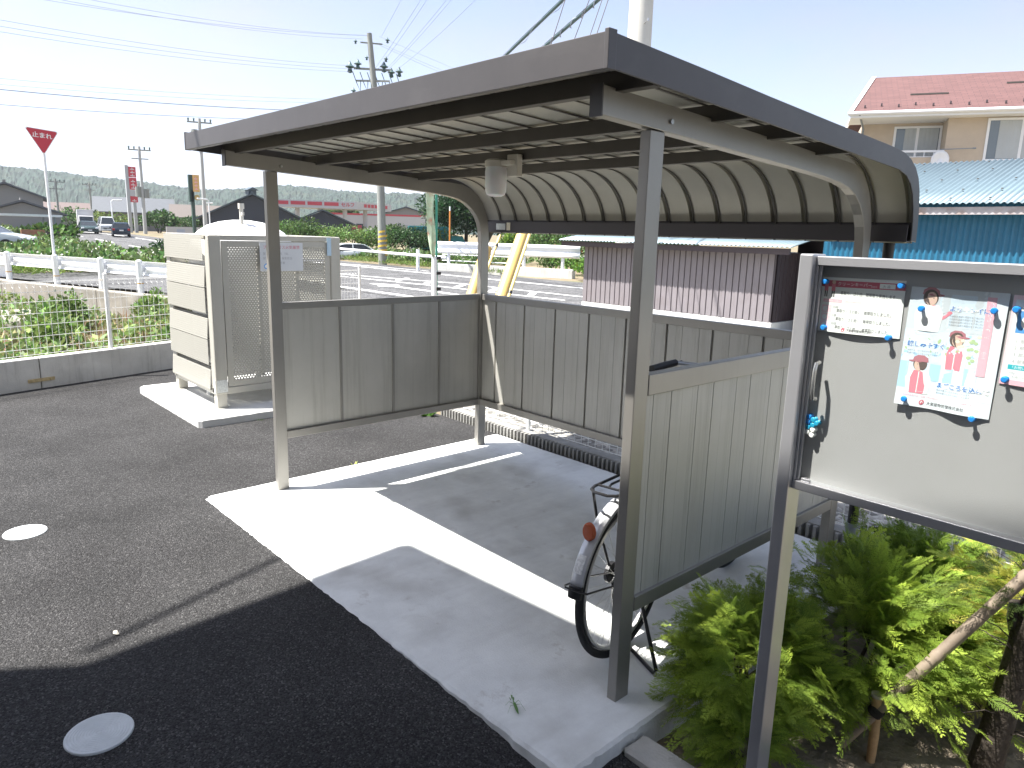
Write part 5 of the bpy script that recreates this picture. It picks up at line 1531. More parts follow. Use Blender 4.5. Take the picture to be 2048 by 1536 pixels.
lpole = thing("clothes_pole", "thin grey laundry pole end sticking out beside the balcony", "pole", (-8.18+1.9*.8962+.2*.4436, 30.73+1.9*.4436-.2*.8962, 5.52), math.atan2(.4436, .8962))
MB().cyl((-.3, 0, 0), (.85, -.1, .02), .02, n=8).cyl((.83, -.1, .02), (.95, -.1, .02), .035, n=8).build("pole_bar", M_PVC, lpole)

# ================================================================== UTILITY POLES AND WIRES
M_PDK = mat("weathered_pole_concrete", (.25, .26, .24), .8, var=.12, vscale=1.5)
M_PFAR = mat("pale_far_pole", (.42, .43, .42), .8)
M_INS = mat("dark_insulator", (.05, .09, .09), .35)
M_WIRE = mat("overhead_wire", (.24, .26, .33), .6)
M_YB = mat("yellow_stripe_paint", (.62, .42, .06), .6)
sp = thing("utility_pole", "tall concrete utility pole with yellow black striped band across the road", "utility pole", (-28.55, 18.75, 0))
MB().tube([(0, 0, -.2), (-.06, -.1, 6), (-.31, -.46, 11.2)], [.225, .185, .125], 20).build("pole_shaft", M_PDK, sp, smooth=True)
for k in range(5):
    zz = .42+k*.24
    h_ = MB()
    pts = [(.242*math.cos(q), .242*math.sin(q), zz+.26*(q/(2*math.pi))) for q in np.linspace(0, 2*math.pi, 25)]
    for i in range(24):
        a, b2 = pts[i], pts[i+1]; h_.quad(a, b2, (b2[0], b2[1], b2[2]+.10), (a[0], a[1], a[2]+.10))
    h_.build("yellow_stripe", M_YB, sp, recalc=False)
hard = MB()
hard.bar((-.75, -1.1, 9.55), (.30, .45, 9.55), .09, .09).bar((-.8, -.95, 9.0), (.4, .25, 9.0), .08, .08).bar((-.6, -1.0, 8.2), (.35, .45, 8.2), .07, .07).bar((-.5, -.85, 10.75), (0, .1, 10.75), .06, .06)
hard.build("crossarm", M_PDK, sp)
for (x, y, z, s) in ((-.85, -1.25, 9.6, .24), (-.6, -.95, 9.75, .20), (.05, .15, 9.7, .22), (.25, .45, 9.45, .20), (.5, .75, 9.5, .2), (-.8, -1.1, 8.5, .14), (-.4, -.6, 8.3, .13), (.2, .3, 8.3, .13), (.45, .6, 8.6, .13), (-.7, -1, 10.8, .1), (.15, .3, 10.95, .12), (-.5, -.5, 10.1, .1), (.0, .3, 10.1, .12)):
    s *= 1.25; MB().lathe((x, y, z), [(0, -s), (s*.45, -s*.8), (s*.3, -s*.2), (s*.8, 0), (s*.4, s*.3), (0, s)], 10).build("insulator", M_INS, sp, smooth=True)
jl = MB()
for k in range(7):
    a = Vector((-.85+.22*k, -1.1+.28*k, 9.4)); jl.tube([a, a+Vector((.1, .15, -.5)), a+Vector((.2, .3, -.9)), a+Vector((.25, .3, -.4))], .02, 5)
jl.build("jumper_cable", M_INS, sp)
def far_pole(x, y, zb, zt, r, label, kit=True, m=None):
    o = thing("utility_pole", label, "utility pole", (x, y, zb-.8), group="utility poles along the road")
    h = zt-zb+.8
    MB().tube([(0, 0, 0), (0, 0, h)], [r, r*.62], 12).build("pole_shaft", m or M_PFAR, o, smooth=True)
    c = MB()
    c.bar((-.3, -1.0, h-.35), (.3, 1.0, h-.35), .1, .12).bar((-.2, -.75, h-1.2), (.2, .75, h-1.2), .1, .1)
    c.build("crossarm", M_PDK, o)
    for q in (-.9, -.45, .45, .9): MB().lathe((.3*q, q, h-.15), [(0, -.16), (.07, -.1), (.07, .05), (.12, .08), (0, .18)], 8).build("insulator", M_INS, o)
    if kit: MB().cyl((-.1, -.45, h-1.9), (-.1, -.45, h-1.0), .27, n=12).build("transformer", M_PDK, o)
    return o
far_pole(-66.3, 23.15, 1.0, 11.3, .21, "pale far utility pole with transformer just left of the shelter roof")
o = far_pole(-77.48, 21.0, .75, 9.4, .20, "pale far utility pole with dark transformer halfway, right of the red sign", False)
MB().cyl((-.1, -.35, 4.5), (-.1, -.35, 5.5), .3, n=12).cyl((.1, .35, 4.4), (.1, .35, 5.3), .26, n=12).build("transformer", M_PDK, o)
far_pole(-103.8, 18.3, 1.0, 7.0, .17, "slim dark utility pole before the hill just right of the stop sign", False, M_PDK)
far_pole(-132.3, 28.4, 1.0, 8.15, .19, "farthest slim utility pole, above the small white truck", False, M_PDK)
def lamp_post(x, y, zb, zt, label, arm):
    o = thing("street_lamp", label, "street lamp", (x, y, zb-.8), group="street lamps along the far road"); h = zt-zb+.8
    MB().tube([(0, 0, 0), (0, 0, h-.1), (.0, arm*.15, h)], [.07, .05, .05], 8).build("lamp_pole", M_RAIL, o, smooth=True)
    MB().bar((0, arm*.1, h), (0, arm*1.0, h+.05), .12, .14).build("lamp_head", M_RAIL, o, bevel=.03)
lamp_post(-78.2, 18.2, .8, 4.0, "pale street lamp with short white head before the grey roofed houses", 1)
lamp_post(-70.5, 24.5, .8, 3.9, "street lamp standing by the white hoarding near the yellow sign", 1)
lamp_post(-62.5, 22.2, .7, 4.0, "slim white street lamp right of the pole with two transformers", -1)
def wire(pts, r, label, group, name="power_cable", sag=0.0, m=None):
    a, b2 = Vector(pts[0]), Vector(pts[-1]); n = 14
    P = []
    for i in range(n+1):
        t = i/n; p = a.lerp(b2, t); p.z -= sag*4*t*(1-t); P.append(p-a)
    o = MB().tube(P, r, 5, cap=False).build(name, m or M_WIRE, smooth=True); o.location = a
    return tag(o, label, "overhead wire", group)
A1 = Vector((-28.87, 18.28, 11.1))
for k, (e, s) in enumerate((((-22.13, 3.29, 8.20), (0, 0, 0)), ((-22.04, 3.73, 8.27), (-.15, -.25, -.18)), ((-21.87, 4.48, 8.40), (.1, .2, .02)))):
    e = Vector(e); d = (e-A1); e2 = A1+d*1.0
    wire([A1+Vector(s), Vector(e)+(Vector(e)-A1-Vector(s))*.12], .0055, "thin overhead wire of the topmost span leaving the striped pole's tip", "topmost wires from the striped pole", sag=.25)
for k, (e, s) in enumerate((((-22.34, 2.07, 7.46), (-29.2, 17.7, 9.65)), ((-22.35, 2.05, 7.29), (-29.0, 17.9, 9.5)), ((-22.35, 2.04, 7.14), (-29.27, 17.6, 9.38)))):
    e = Vector(e); s = Vector(s); wire([s, e+(e-s)*.12], .006, "thin overhead wire of the middle span leaving the striped pole's upper crossarm", "middle wires from the striped pole", sag=.25)
for k, (e, s, r) in enumerate((((-27.4, 2.6, 6.6), (-29.0, 18.1, 8.1), .006), ((-27.4, 2.6, 6.4), (-29.0, 18.1, 7.95), .006))):
    wire([s, Vector(e)+(Vector(e)-Vector(s))*.12], r, "faint overhead wire just above the two dark lower cables", "faint lower wires", sag=.2)
s, e = Vector((-28.9, 18.4, 7.55)), Vector((-27.35, 2.55, 6.25))
wire([s, e+(e-s)*.15], .014, "dark communication cable, upper of the two lowest on the left sky", "lower dark cables", sag=.22)
s, e = Vector((-28.9, 18.4, 7.15)), Vector((-27.35, 2.55, 5.75))
wire([s, e+(e-s)*.15], .011, "dark communication cable, lowest wire crossing the left sky", "lower dark cables", sag=.22)
for k, (x0, y0, x1, y1, z1) in enumerate(((-28.55, 18.80, -27.3, 20.7, 16.5), (-28.75, 18.45, -26.9, 21.3, 16.2), (-28.7, 18.6, -26.5, 21.9, 16.4), (-28.5, 18.9, -25.9, 22.9, 16.2), (-28.45, 19.0, -25.7, 23.2, 16.3), (-28.2, 19.3, -24.9, 24.4, 16.1))):
    # spans running from the pole over the shelter towards the pole near the viewer
    s = Vector((x0, y0, 9.5 if k else 11.1)); t = Vector(((-5.4, -5.6, -5.2, -5.0, -4.7, -4.4)[k], (9.9, 10.3, 10.7, 11.0, 11.4, 11.8)[k], (15.5, 13.6, 13.9, 12.6, 12.9, 11.8)[k]))
    wire([s, t], .006, "thin overhead wire fanning up from the striped pole towards the viewer's pole", "wires fanning over the shelter", sag=.5)
for k, (z0, e) in enumerate(((11.1, (-15.2, 43.0, 5.2)), (10.8, (-15.6, 42.5, 4.9)), (10.7, (-15.9, 42.0, 4.7)))):
    wire([(-28.6, 18.7, z0), e], .006, "thin overhead wire falling right from the striped pole behind the roof", "wires right of the striped pole", sag=.9)
def bundle(a, b2, label, spiral):
    a, b2 = Vector(a), Vector(b2); d = b2-a; L = d.length; u = d.normalized(); sd = u.cross(Vector((0, 0, 1))).normalized(); up = sd.cross(u)
    o = thing("cable_bundle", label, "overhead cable", a, group="thick telephone cable bundles")
    MB().tube([Vector((0, 0, 0)), d*.5-Vector((0, 0, .25)), d], .040, 10).build("cable", M_INS, o, smooth=True)
    MB().tube([Vector((0, 0, .06)), d*.5-Vector((0, 0, .17)), d+Vector((0, 0, .06))], .010, 6).build("support_wire", M_WIRE, o)
    n = int(L*9); P = []
    for i in range(n):
        t = i/n; a_ = t*L*(11 if spiral else 3); q = d*t-Vector((0, 0, .25*4*t*(1-t)-.03)); P.append(q+sd*.065*math.cos(a_)+up*.07*math.sin(a_))
    MB().tube(P, .012 if spiral else .006, 4).build("lashing_wire", M_WIRE, o)
bundle((-28.5, 18.72, 5.0), (-5.85, 10.7, 7.95), "dark thick telephone cable rising left of the roof's peak", False)
bundle((-28.5, 18.72, 4.4), (-5.85, 10.7, 7.2), "spiral wrapped telephone cable bundle rising just left of the roof's peak", True)
for k, (dx, z) in enumerate(((0, 10.2), (.6, 9.9), (1.2, 10.0))):
    wire([(-6.0, 10.5, z-1.2), (-6.9-dx*.5, 9.2-dx*.4, z-3.2), ], .012, "drop wire hanging steeply from the pale pole beside the roof peak", "drop wires at the pale pole", sag=-.0)
for k in range(3):
    a = Vector((-5.9, 10.5, 6.95+.25*k)); n = 20; P = []
    for i in range(n+1):
        t = i/n; P.append(Vector((-1.3*t-.1, -.9*t-.1, -1.1*4*t*(1-t)*(.5+.25*k)+.6*t)))
    o = MB().tube(P, .016, 6, cap=False).build("cable_loop", M_INS, smooth=True); o.location = a
    tag(o, "slack cable loop sagging beside the top of the pale pole", "overhead wire", "slack loops at the pale pole")
wire([(-.45, -4.0, 6.25), (-5.75, 10.5, 8.6)], .02, "service cable running from the apartment house to the pale pole", None, sag=.4)
wire([(-1.6, 26.4, 8.0), (9, 30, 13)], .008, "single thin wire crossing the sky above the red brown roof", None, sag=.2)

# ================================================================== GAS STATION AND FAR BUILDINGS
M_CANW = mat("canopy_white", (.46, .46, .47), .5); M_CANR = mat("canopy_red", (.48, .05, .07), .5)
gs = thing("gas_station", "white and red self service gas station canopy beyond the green bushes", "gas station", (-95.0, 56.0, .9))
u1 = (Vector((-100.1, 46.15, 0))-Vector((-94.95, 56.05, 0))).normalized(); u2 = Vector((-1.4, 3.5, 0)).normalized()
H0, H1 = 3.9, 5.0
L1, L2 = 12.6, 9.0
MB().prism([tuple(Vector((0, 0, H0))), tuple(u1*L1+Vector((0, 0, H0))), tuple(u1*L1+u2*L2+Vector((0, 0, H0))), tuple(u2*L2+Vector((0, 0, H0)))], (0, 0, H1-H0)).build("canopy", M_CANW, gs)
o1_ = Vector((u1.y, -u1.x, 0)); o1_ = o1_ if o1_.dot(Vector((95, -56, 0))) > 0 else -o1_
def cface(s, z, l): p = u1*s+o1_*l+Vector((0, 0, z)); return tuple(p)
for k in range(4):
    a = 2.65+k*2.42
    m = MB(); m.quad(cface(a, 4.30, .03), cface(a+2.1, 4.30, .03), cface(a+2.1, 4.82, .03), cface(a, 4.82, .03)); m.build("red_panel", M_CANR, gs, recalc=False)
V, F = text2d("セルフ", .85, 1.0, 'LEFT', .02)
m = MB(); m.v = [cface(2.3-x*.8, 4.28+y*.8, .035) for x, y in V]; m.f = F; m.build("lettering", M_CANR, gs, recalc=False)
o2_ = Vector((u2.y, -u2.x, 0)); o2_ = o2_ if o2_.dot(Vector((95, -56, 0))) > 0 else -o2_
m = MB()
for k in range(7):
    a = 1.8+k*.9; P4 = [tuple(u2*q+o2_*.03+Vector((0, 0, z))) for q, z in ((a, 4.25), (a+.7, 4.25), (a+.7, 4.75), (a, 4.75))]; m.quad(*P4)
m.build("red_panel", M_CANR, gs, recalc=False)
for s, t in ((3.0, 2.0), (3.0, 7.0), (10, 2), (10, 7)):
    p = u1*s+u2*t; MB().box(p.x-.25, p.y-.25, -1, p.x+.25, p.y+.25, H0).build("column", M_CANW, gs)
for s, t in ((3.0, 4.5), (10, 4.5)):
    p = u1*s+u2*t; MB().box(p.x-.4, p.y-.9, -1, p.x+.4, p.y+.9, 1.6).box(p.x-.42, p.y-.7, .6, p.x+.42, p.y+.7, 1.3).build("fuel_pump", M_CANR, gs)
sk = thing("station_office", "long low white building with red stripe beside the gas station", "building", (-106, 66, .9))
d_ = (Vector((-101.5, 73.5, 0))-Vector((-110.9, 58.2, 0))).normalized(); n_ = Vector((d_.y, -d_.x, 0))
def sb_(s, o, z): p = d_*s+n_*o; return (p.x, p.y, z)
MB().prism([sb_(-9, 0, -1), sb_(10, 0, -1), sb_(10, -7, -1), sb_(-9, -7, -1)], (0, 0, 4.35)).build("wall", M_CANW, sk)
MB().prism([sb_(-9.1, .05, 3.36), sb_(10.1, .05, 3.36), sb_(10.1, -7.1, 3.36), sb_(-9.1, -7.1, 3.36)], (0, 0, .28)).build("roof_stripe", M_CANR, sk)
MB().prism([sb_(3.5, .02, -1), sb_(9.4, .02, -1), sb_(9.4, .06, -1), sb_(3.5, .06, -1)], (0, 0, 2.9)).build("shutter", mat("grey_shutter", (.33, .34, .33), .6), sk)
for s in (-6, -3.2): MB().prism([sb_(s, .02, .3), sb_(s+1.6, .02, .3), sb_(s+1.6, .06, .3), sb_(s, .06, .3)], (0, 0, 1.6)).build("window", M_WIN, sk)
M_TILE = mat("grey_roof_tile", (.075, .083, .095), .6, var=.12, vscale=4); M_TILEB = mat("blue_grey_roof", (.055, .08, .10), .5, var=.1, vscale=4)
M_NAVY = mat("dark_navy_wall", (.022, .028, .045), .6); M_GREYW = mat("pale_grey_house_wall", (.22, .22, .215), .8)
def gable_house(x, y, zb, w, d, he, hr, rz, label, wall, roof, over=.5, wins=(), rl=None):
    """ridge along local y; gable facing local +x"""
    o = thing("house", label, "house", (x, y, zb), rz)
    MB().prism([(0, -w/2, -1.5), (0, w/2, -1.5), (0, w/2, he), (0, 0, hr-.08), (0, -w/2, he)], (-d, 0, 0)).build("wall", wall, o)
    sl = (hr-he)/(w/2)
    t = MB().prism([(over, -w/2-over, he-over*sl), (over, 0, hr), (over, w/2+over, he-over*sl), (over, w/2+over, he-over*sl+.16), (over, 0, hr+.18), (over, -w/2-over, he-over*sl+.16)], (-d-2*over, 0, 0))
    r = t.build("roof", roof, o)
    if rl is not None: MB().box(-d-over, -.14, hr+.16, over, .14, hr+.38).build("ridge_cap", rl, r)
    for (yy, z, ww, hh) in wins:
        f = MB().box(.005, yy-ww/2, z, .05, yy+ww/2, z+hh).build("window", M_WFR, o)
        MB().box(.052, yy-ww/2+.06, z+.06, .06, yy+ww/2-.06, z+hh-.06).build("pane", M_WIN, f)
    return o
gable_house(-80.4, 33.7, .9, 11.0, 14, 1.9, 4.55, R(-22), "dark navy gabled building with blue grey roof between shelter post and poles", M_NAVY, M_TILEB, .7, (), M_TILEB)
MB_ = thing("roof_vent", "dark ridge vent on top of the navy gabled building", "roof vent", (-80.6, 33.8, 5.6)); MB().box(-.9, -.45, -.15, .1, .45, .35).prism([(.3, -.7, .35), (.3, .7, .35), (.3, 0, .7)], (-1.4, 0, 0)).build("vent_body", M_TILEB, MB_)
gable_house(-84, 44.5, .9, 7.5, 8, 1.6, 3.2, R(-25), "low blue grey roofed annex beside the navy gabled building", M_NAVY, M_TILEB, .6)
gable_house(-121, 82.5, .9, 13, 10, 3.6, 5.6, R(-33), "blue grey hipped roof house behind the white station office", M_GREYW, M_TILEB, .7)
def roofed_house(x, y, zb, w, d, he, hr, rz, label, wall, roof, wins):
    """ridge parallel to the face seen (local y), eaves towards local +x"""
    o = thing("house", label, "house", (x, y, zb), rz)
    MB().prism([(0, -w/2, -1.5), (-d, -w/2, -1.5), (-d, -w/2, he), (-d/2, -w/2, hr-.1), (0, -w/2, he)], (0, w, 0)).build("wall", wall, o)
    MB().prism([(.7, -w/2-.6, he-.25), (-d/2, -w/2-.6, hr), (-d-.7, -w/2-.6, he-.25), (-d-.7, -w/2-.6, he-.07), (-d/2, -w/2-.6, hr+.2), (.7, -w/2-.6, he-.07)], (0, w+1.2, 0)).build("roof", roof, o)
    for (yy, z, ww, hh) in wins:
        f = MB().box(.005, yy-ww/2, z, .05, yy+ww/2, z+hh).build("window", M_WFR, o)
        MB().box(.052, yy-ww/2+.06, z+.06, .06, yy+ww/2-.06, z+hh-.06).build("pane", M_WIN, f)
    return o
gable_house(-87, 10.6, .8, 6.4, 9, 3.35, 4.6, R(-8), "grey tiled two storey house with wide gable nearest the stop sign", M_GREYW, M_TILE, .6, ((-1.6, 2.0, 1.0, .7), (1.2, 2.0, .6, .6)), M_GREYW)
gable_house(-76, 10.3, .7, 5.8, 6, 1.75, 2.75, R(-8), "lower grey gable roof in front of the two storey house", M_GREYW, M_TILE, .5, (), M_GREYW)
gable_house(-95, 0.5, .8, 9, 8, 3.2, 5.4, R(-5), "grey gabled house partly cut off left of the tiled house", M_GREYW, M_TILE, .6)
o = roofed_house(-110, 29.0, .9, 9.5, 8, 2.5, 4.4, R(-14), "long grey tiled house standing behind the red sign pylon", M_GREYW, M_TILE, ((-3, .8, 1.4, 1), (0, .8, 1.4, 1), (3, .8, 1.0, 1)))
roofed_house(-104, 36.5, .9, 8, 7, 2.0, 3.6, R(-18), "brown roofed low house between the yellow sign and navy building", mat("tan_house_wall", (.19, .15, .125), .8), mat("brown_roof", (.095, .078, .07), .7), ((-2, .5, 1.4, .9), (1.5, .5, 1.4, .9)))
roofed_house(-140, 24.5, .9, 10, 8, 2.2, 4.0, R(-10), "distant house with reddish grey roof above the white truck", M_GREYW, mat("reddish_roof", (.11, .08, .075), .7), ())
hd_ = thing("hoarding", "white site hoarding panels along the road by the yellow sign", "hoarding", (-75, 24.5, .8)); MB().box(-.05, -2.2, -.8, .05, 2.2, .75).box(-.06, 2.25, -.8, .04, 5.5, .55).build("hoarding_panel", M_CANW, hd_); MB().box(.051, -1.2, -.1, .06, -.4, .5).build("hoarding_poster", mat("blue_grey_poster", (.35, .40, .50), .7), hd_)
cp = thing("carport", "flat pale carport roof on thin posts at the far left", "carport", (-55, 6.4, .3))
MB().box(-2.5, -4.5, 1.72, 2.0, 2.6, 1.86).build("carport_roof", M_RAIL, cp)
for x, y in ((1.6, -4), (1.6, 2.2), (-2.2, -4), (-2.2, 2.2)): MB().box(x-.05, y-.05, -.5, x+.05, y+.05, 1.72).build("carport_post", M_PVC, cp)
bwl = thing("brick_wall", "low reddish brick garden wall beside the road at far left", "wall", (-50, 7.0, 0)); MB().box(-.1, -.9, -.3, .1, .35, 1.18).build("wall_body", mat("red_brick", (.36, .17, .11), .85, var=.2, vscale=9), bwl); MB().box(-.1, .36, -.3, .1, 1.35, 1.10).build("wall_end", mat("dark_gate_panel", (.11, .08, .09), .7), bwl)

# tall red sign and yellow sign
M_SIGNRED = mat("pylon_red", (.52, .05, .07), .5); M_PYL = mat("pylon_grey", (.40, .42, .43), .6)
rs = thing("pylon_sign", "tall red and white vertical pylon sign on two grey legs", "sign", (-87.5, 22.45, .8))
MB().box(-.25, -.32, -.8, .05, .02, 7.4).build("pylon_leg", M_PYL, rs); MB().box(-.25, .30, -.8, .05, .62, 4.2).build("pylon_leg", M_PYL, rs)
for k, (z0, z1) in enumerate(((6.1, 7.25), (4.75, 6.05), (3.35, 4.0))):
    f = MB().box(-.1, .03, z0, .08, .80, z1).build("sign_panel", M_SIGNRED, rs)
    b = MB()
    for q in range(3 if k < 2 else 1):
        zz = z0+.12+q*.36; b.box(.081, .2, zz, .09, .64, zz+.07).box(.081, .38, zz-.05, .09, .45, zz+.22)
    b.build("lettering", M_SWHT, f)
MB().box(-.1, .03, 4.02, .08, .80, 4.72).build("sign_panel", M_CANW, rs)
ys_ = thing("pylon_sign", "yellow topped sign on a dark green pole beside the pale utility pole", "sign", (-71.4, 23.85, .9))
MB().box(-.15, -.12, -.9, .15, .16, 4.2).box(-.15, -.30, 3.1, .15, .06, 5.7).build("pylon_leg", mat("dark_green_pylon", (.03, .06, .05), .6), ys_)
f = MB().box(-.1, .065, 4.1, .17, .70, 5.72).build("sign_panel", mat("orange_yellow_panel", (.68, .42, .16), .5), ys_)
b = MB()
for q in range(4): b.box(.171, .22, 4.3+q*.33, .18, .52, 4.38+q*.33).box(.171, .34, 4.25+q*.33, .18, .40, 4.5+q*.33)
b.build("lettering", I_PINK, f); MB().cyl((.0, .42, 3.55), (.17, .42, 3.55), .26, n=16).build("sign_disc", mat("ochre_disc", (.42, .32, .13), .5), ys_)
op = thing("marker_pole", "thin orange marker pole by the dark tree behind the banner", "pole", (-31.43, 25.33, 0)); MB().cyl((0, 0, -.2), (0, 0, 3.0), .05, n=8).build("pole_shaft", mat("orange_paint", (.60, .22, .04), .5), op); MB().cyl((0, 0, 3.0), (0, 0, 3.25), .05, n=8).build("pole_tip", M_RAIL, op)

# ================================================================== VEHICLES
M_CGLS = mat("car_glass", (.02, .025, .03), .06, spec=.8); M_CTYR = mat("car_tyre", (.015, .015, .016), .8); M_CHUB = mat("car_hub", (.45, .45, .46), .35, .8)
M_HL = mat("headlight_glass", (.75, .76, .78), .1); M_TL = mat("tail_light", (.35, .02, .02), .2); M_PLATE = mat("number_plate", (.72, .72, .68), .5)
def car(name, label, cat, loc, rz, paint, kind='sedan', sc=1.0):
    o = thing(name, label, cat, loc, rz); o.scale = (sc, sc, sc)
    if kind == 'van': low = [(-2.1, .25), (-2.15, .9), (-2.08, 1.02), (2.0, 1.02), (2.15, .85), (2.15, .25)]; cab = [(-2.05, 1.0), (-2.0, 1.78), (-1.8, 1.88), (1.1, 1.88), (1.3, 1.80), (1.85, 1.02)]; Wd, wb_ = .84, 1.3
    elif kind == 'hatch': low = [(-1.95, .25), (-2.02, .6), (-1.95, .95), (1.0, .98), (1.75, .86), (2.0, .65), (1.98, .25)]; cab = [(-1.92, .93), (-1.60, 1.42), (-1.3, 1.52), (.1, 1.53), (.4, 1.47), (1.12, .95)]; Wd, wb_ = .86, 1.28
    else: low = [(-2.2, .25), (-2.28, .6), (-2.2, .92), (1.0, .95), (1.95, .80), (2.25, .62), (2.25, .25)]; cab = [(-1.9, .9), (-1.25, 1.36), (-.9, 1.42), (.0, 1.43), (.35, 1.38), (1.15, .92)]; Wd, wb_ = .87, 1.38
    body = MB()
    body.prism([(x, -Wd, z) for x, z in low], (0, 2*Wd, 0))
    b = body.build("body", paint, o, bevel=.06, smooth=True)
    n = len(cab); m = MB()
    for s in (-1, 1):
        for x, z in cab:
            t = (z-.9)/.6; m.v.append((x, s*(Wd-.05-.15*max(0, t)), z))
    m.f += [tuple(range(n)), tuple(range(2*n-1, n-1, -1))]+[(i, i+1, n+i+1, n+i) for i in range(n-1)]
    m.build("cabin_glass", M_CGLS, o, bevel=.03)
    # roof and pillars in body colour
    top = [p for p in cab if p[1] > 1.3]
    zmx = max(p[1] for p in top); rf_ = MB()
    hw = Wd-.05-.15*((zmx-.9)/.6)+.012
    rf_.prism([(top[0][0]-.02, -hw, top[0][1]-.02)]+[(x, -hw, z+.015) for x, z in top]+[(top[-1][0]+.02, -hw, top[-1][1]-.02)], (0, 2*hw, 0))
    for s in (-1, 1):
        def q(p): return Vector((p[0], s*(Wd-.04-.15*max(0, (p[1]-.9)/.6)), p[1]))
        rf_.bar(q(cab[0]), q(cab[1]), .07, .07).bar(q(cab[-2]), q(cab[-1]), .06, .06)
        xm = (cab[1][0]+cab[-2][0])/2; rf_.bar(q((xm, .93)), q((xm, zmx)), .06, .07)
    rf_.build("roof", paint, o, bevel=.015)
    for x in (-wb_, wb_):
        for s in (-1, 1):
            w_ = MB().cyl((x, s*(Wd-.17), .31), (x, s*(Wd+.012), .31), .31, n=22).build("wheel", M_CTYR, o, smooth=True)
            MB().cyl((x, s*(Wd+.0125), .31), (x, s*(Wd+.025), .31), .19, n=16).build("rim", M_CHUB, w_)
    xf, xb = max(x for x, z in low), min(x for x, z in low)
    for s in (-1, 1):
        MB().box(xf-.25, s*(Wd-.32), .60, xf-.0, s*(Wd-.04), .74).build("headlight", M_HL, o, bevel=.03)
        MB().box(xb-.01, s*(Wd-.26), .68, xb+.2, s*(Wd-.02), .88).build("tail_light", M_TL, o, bevel=.02)
        MB().box(.75, s*(Wd+.01), .93, .95, s*(Wd+.17), 1.05).build("mirror", paint, o, bevel=.03)
    MB().box(xf-.01, -.2, .36, xf+.02, .2, .50).build("number_plate", M_PLATE, o); MB().box(xb-.03, -.2, .62, xb+.01, .2, .76).build("number_plate", M_PLATE, o)
    MB().box(xf-.02, -.55, .48, xf+.012, .55, .6).build("grille", M_BLK, o)
    return o
def paint(n, c, r=.25): return mat("car_paint_"+n, c, r, .25)
zc = zter(-70)
car("parked_car", "silver grey sedan half hidden by the potato leaves at far left", "car", (-42.0, 3.2, .16), R(62), paint("silver", (.42, .46, .48)))
car("car", "dark green sedan driving toward us in front of the white box truck", "car", (-72, 14.6, zc), R(-8), paint("dark_green", (.035, .06, .06)), 'sedan', .80)
car("car", "dark blue hatchback seen from behind on the far road", "car", (-64.5, 15.4, zter(-64.5)), R(168), paint("dark_blue", (.022, .035, .055)), 'hatch', .78)
car("van", "silver minivan driving just behind the dark hatchback", "van", (-76.5, 17.2, zter(-76)), R(-8), paint("van_silver", (.50, .52, .53)), 'van', .82)
car("parked_car", "white car parked among the bushes with only its top showing", "car", (-34.9, 20.9, -.36), R(75), paint("white", (.72, .76, .78)), 'sedan', .88)
def truck(label, loc, rz, paint_, box_m, sc=1):
    o = thing("truck", label, "truck", loc, rz); o.scale = (sc,)*3
    MB().box(-2.6, -.9, .75, .9, .9, 2.75).build("cargo_box", box_m, o, bevel=.03)
    MB().prism([(1.0, -.82, .45), (2.5, -.82, .45), (2.55, -.82, 1.1), (2.2, -.82, 1.95), (1.0, -.82, 1.98)], (0, 1.64, 0)).build("cab", paint_, o, bevel=.05)
    MB().prism([(2.565, -.72, 1.12), (2.235, -.72, 1.88), (2.225, -.72, 1.88), (2.545, -.72, 1.12)], (0, 1.44, 0)).build("windscreen", M_CGLS, o)
    MB().box(-2.55, -.4, .5, 2.4, .4, .74).build("chassis", M_BLK, o)
    for x in (-1.6, 1.75):
        for s in (-1, 1):
            w_ = MB().cyl((x, s*.62, .37), (x, s*.84, .37), .37, n=20).build("wheel", M_CTYR, o, smooth=True); MB().cyl((x, s*.8405, .37), (x, s*.85, .37), .2, n=14).build("rim", M_CHUB, w_)
    for s in (-1, 1): MB().box(2.52, s*.5, .62, 2.58, s*.76, .78).build("headlight", M_HL, o)
truck("small white box truck behind the dark green sedan", (-83.5, 16.9, zter(-83)), R(-10), M_CANW, M_CANW, .82)
truck("small teal truck parked behind the bushes beside the banner", (-38.5, 29.6, -.1), R(60), paint("teal", (.03, .20, .22)), paint("teal", (.03, .20, .22)), .8)

# ================================================================== VEGETATION
def bush(label, x, y, zb, rx, ry, rz_, n, base, group, cat="bush", name="bush", size=(.10, .22), clumps=22, stem=True):
    o = thing(name, label, cat, (x, y, zb), group=group)
    P, N, idx = clumpy(n, (0, 0, rz_*.95), (rx, ry, rz_), clumps)
    keep = P[:, 2] > -.05; P, N, idx = P[keep], N[keep], idx[keep]
    sz = RNG.uniform(*size, len(P)); V, F = leaf_quads(P, N+RNG.normal(0, .55, N.shape)*np.linalg.norm(N, axis=1, keepdims=True), sz, .6)
    ck = np.exp(RNG.normal(0, .22, clumps))[idx][:, None]
    faces_np("foliage", V, F, M_LEAF, np.clip(tints(len(P), base, .25)*ck, .003, .8), o)
    if stem:
        b = MB(); rg = random.Random(int(abs(x*17+y*31)))
        for k in range(5):
            a = rg.uniform(0, 6.28); q = rg.uniform(.2, .6)
            b.tube([(0, 0, -.2), (rx*q*.5*math.cos(a), ry*q*.5*math.sin(a), rz_*.6), (rx*q*math.cos(a), ry*q*math.sin(a), rz_*1.3)], [.05, .035, .012], 6)
        b.build("stem", M_BARK, o)
    return o
GB = "bushes across the road"
BG1, BG2, BG3 = (.070, .125, .035), (.035, .075, .026), (.11, .18, .05)
bush("large leafy bush leftmost in the row, just right of the front shelter post", -44.5, 22.0, 0, 2.2, 2.2, 1.35, 3600, BG1, GB, clumps=30)
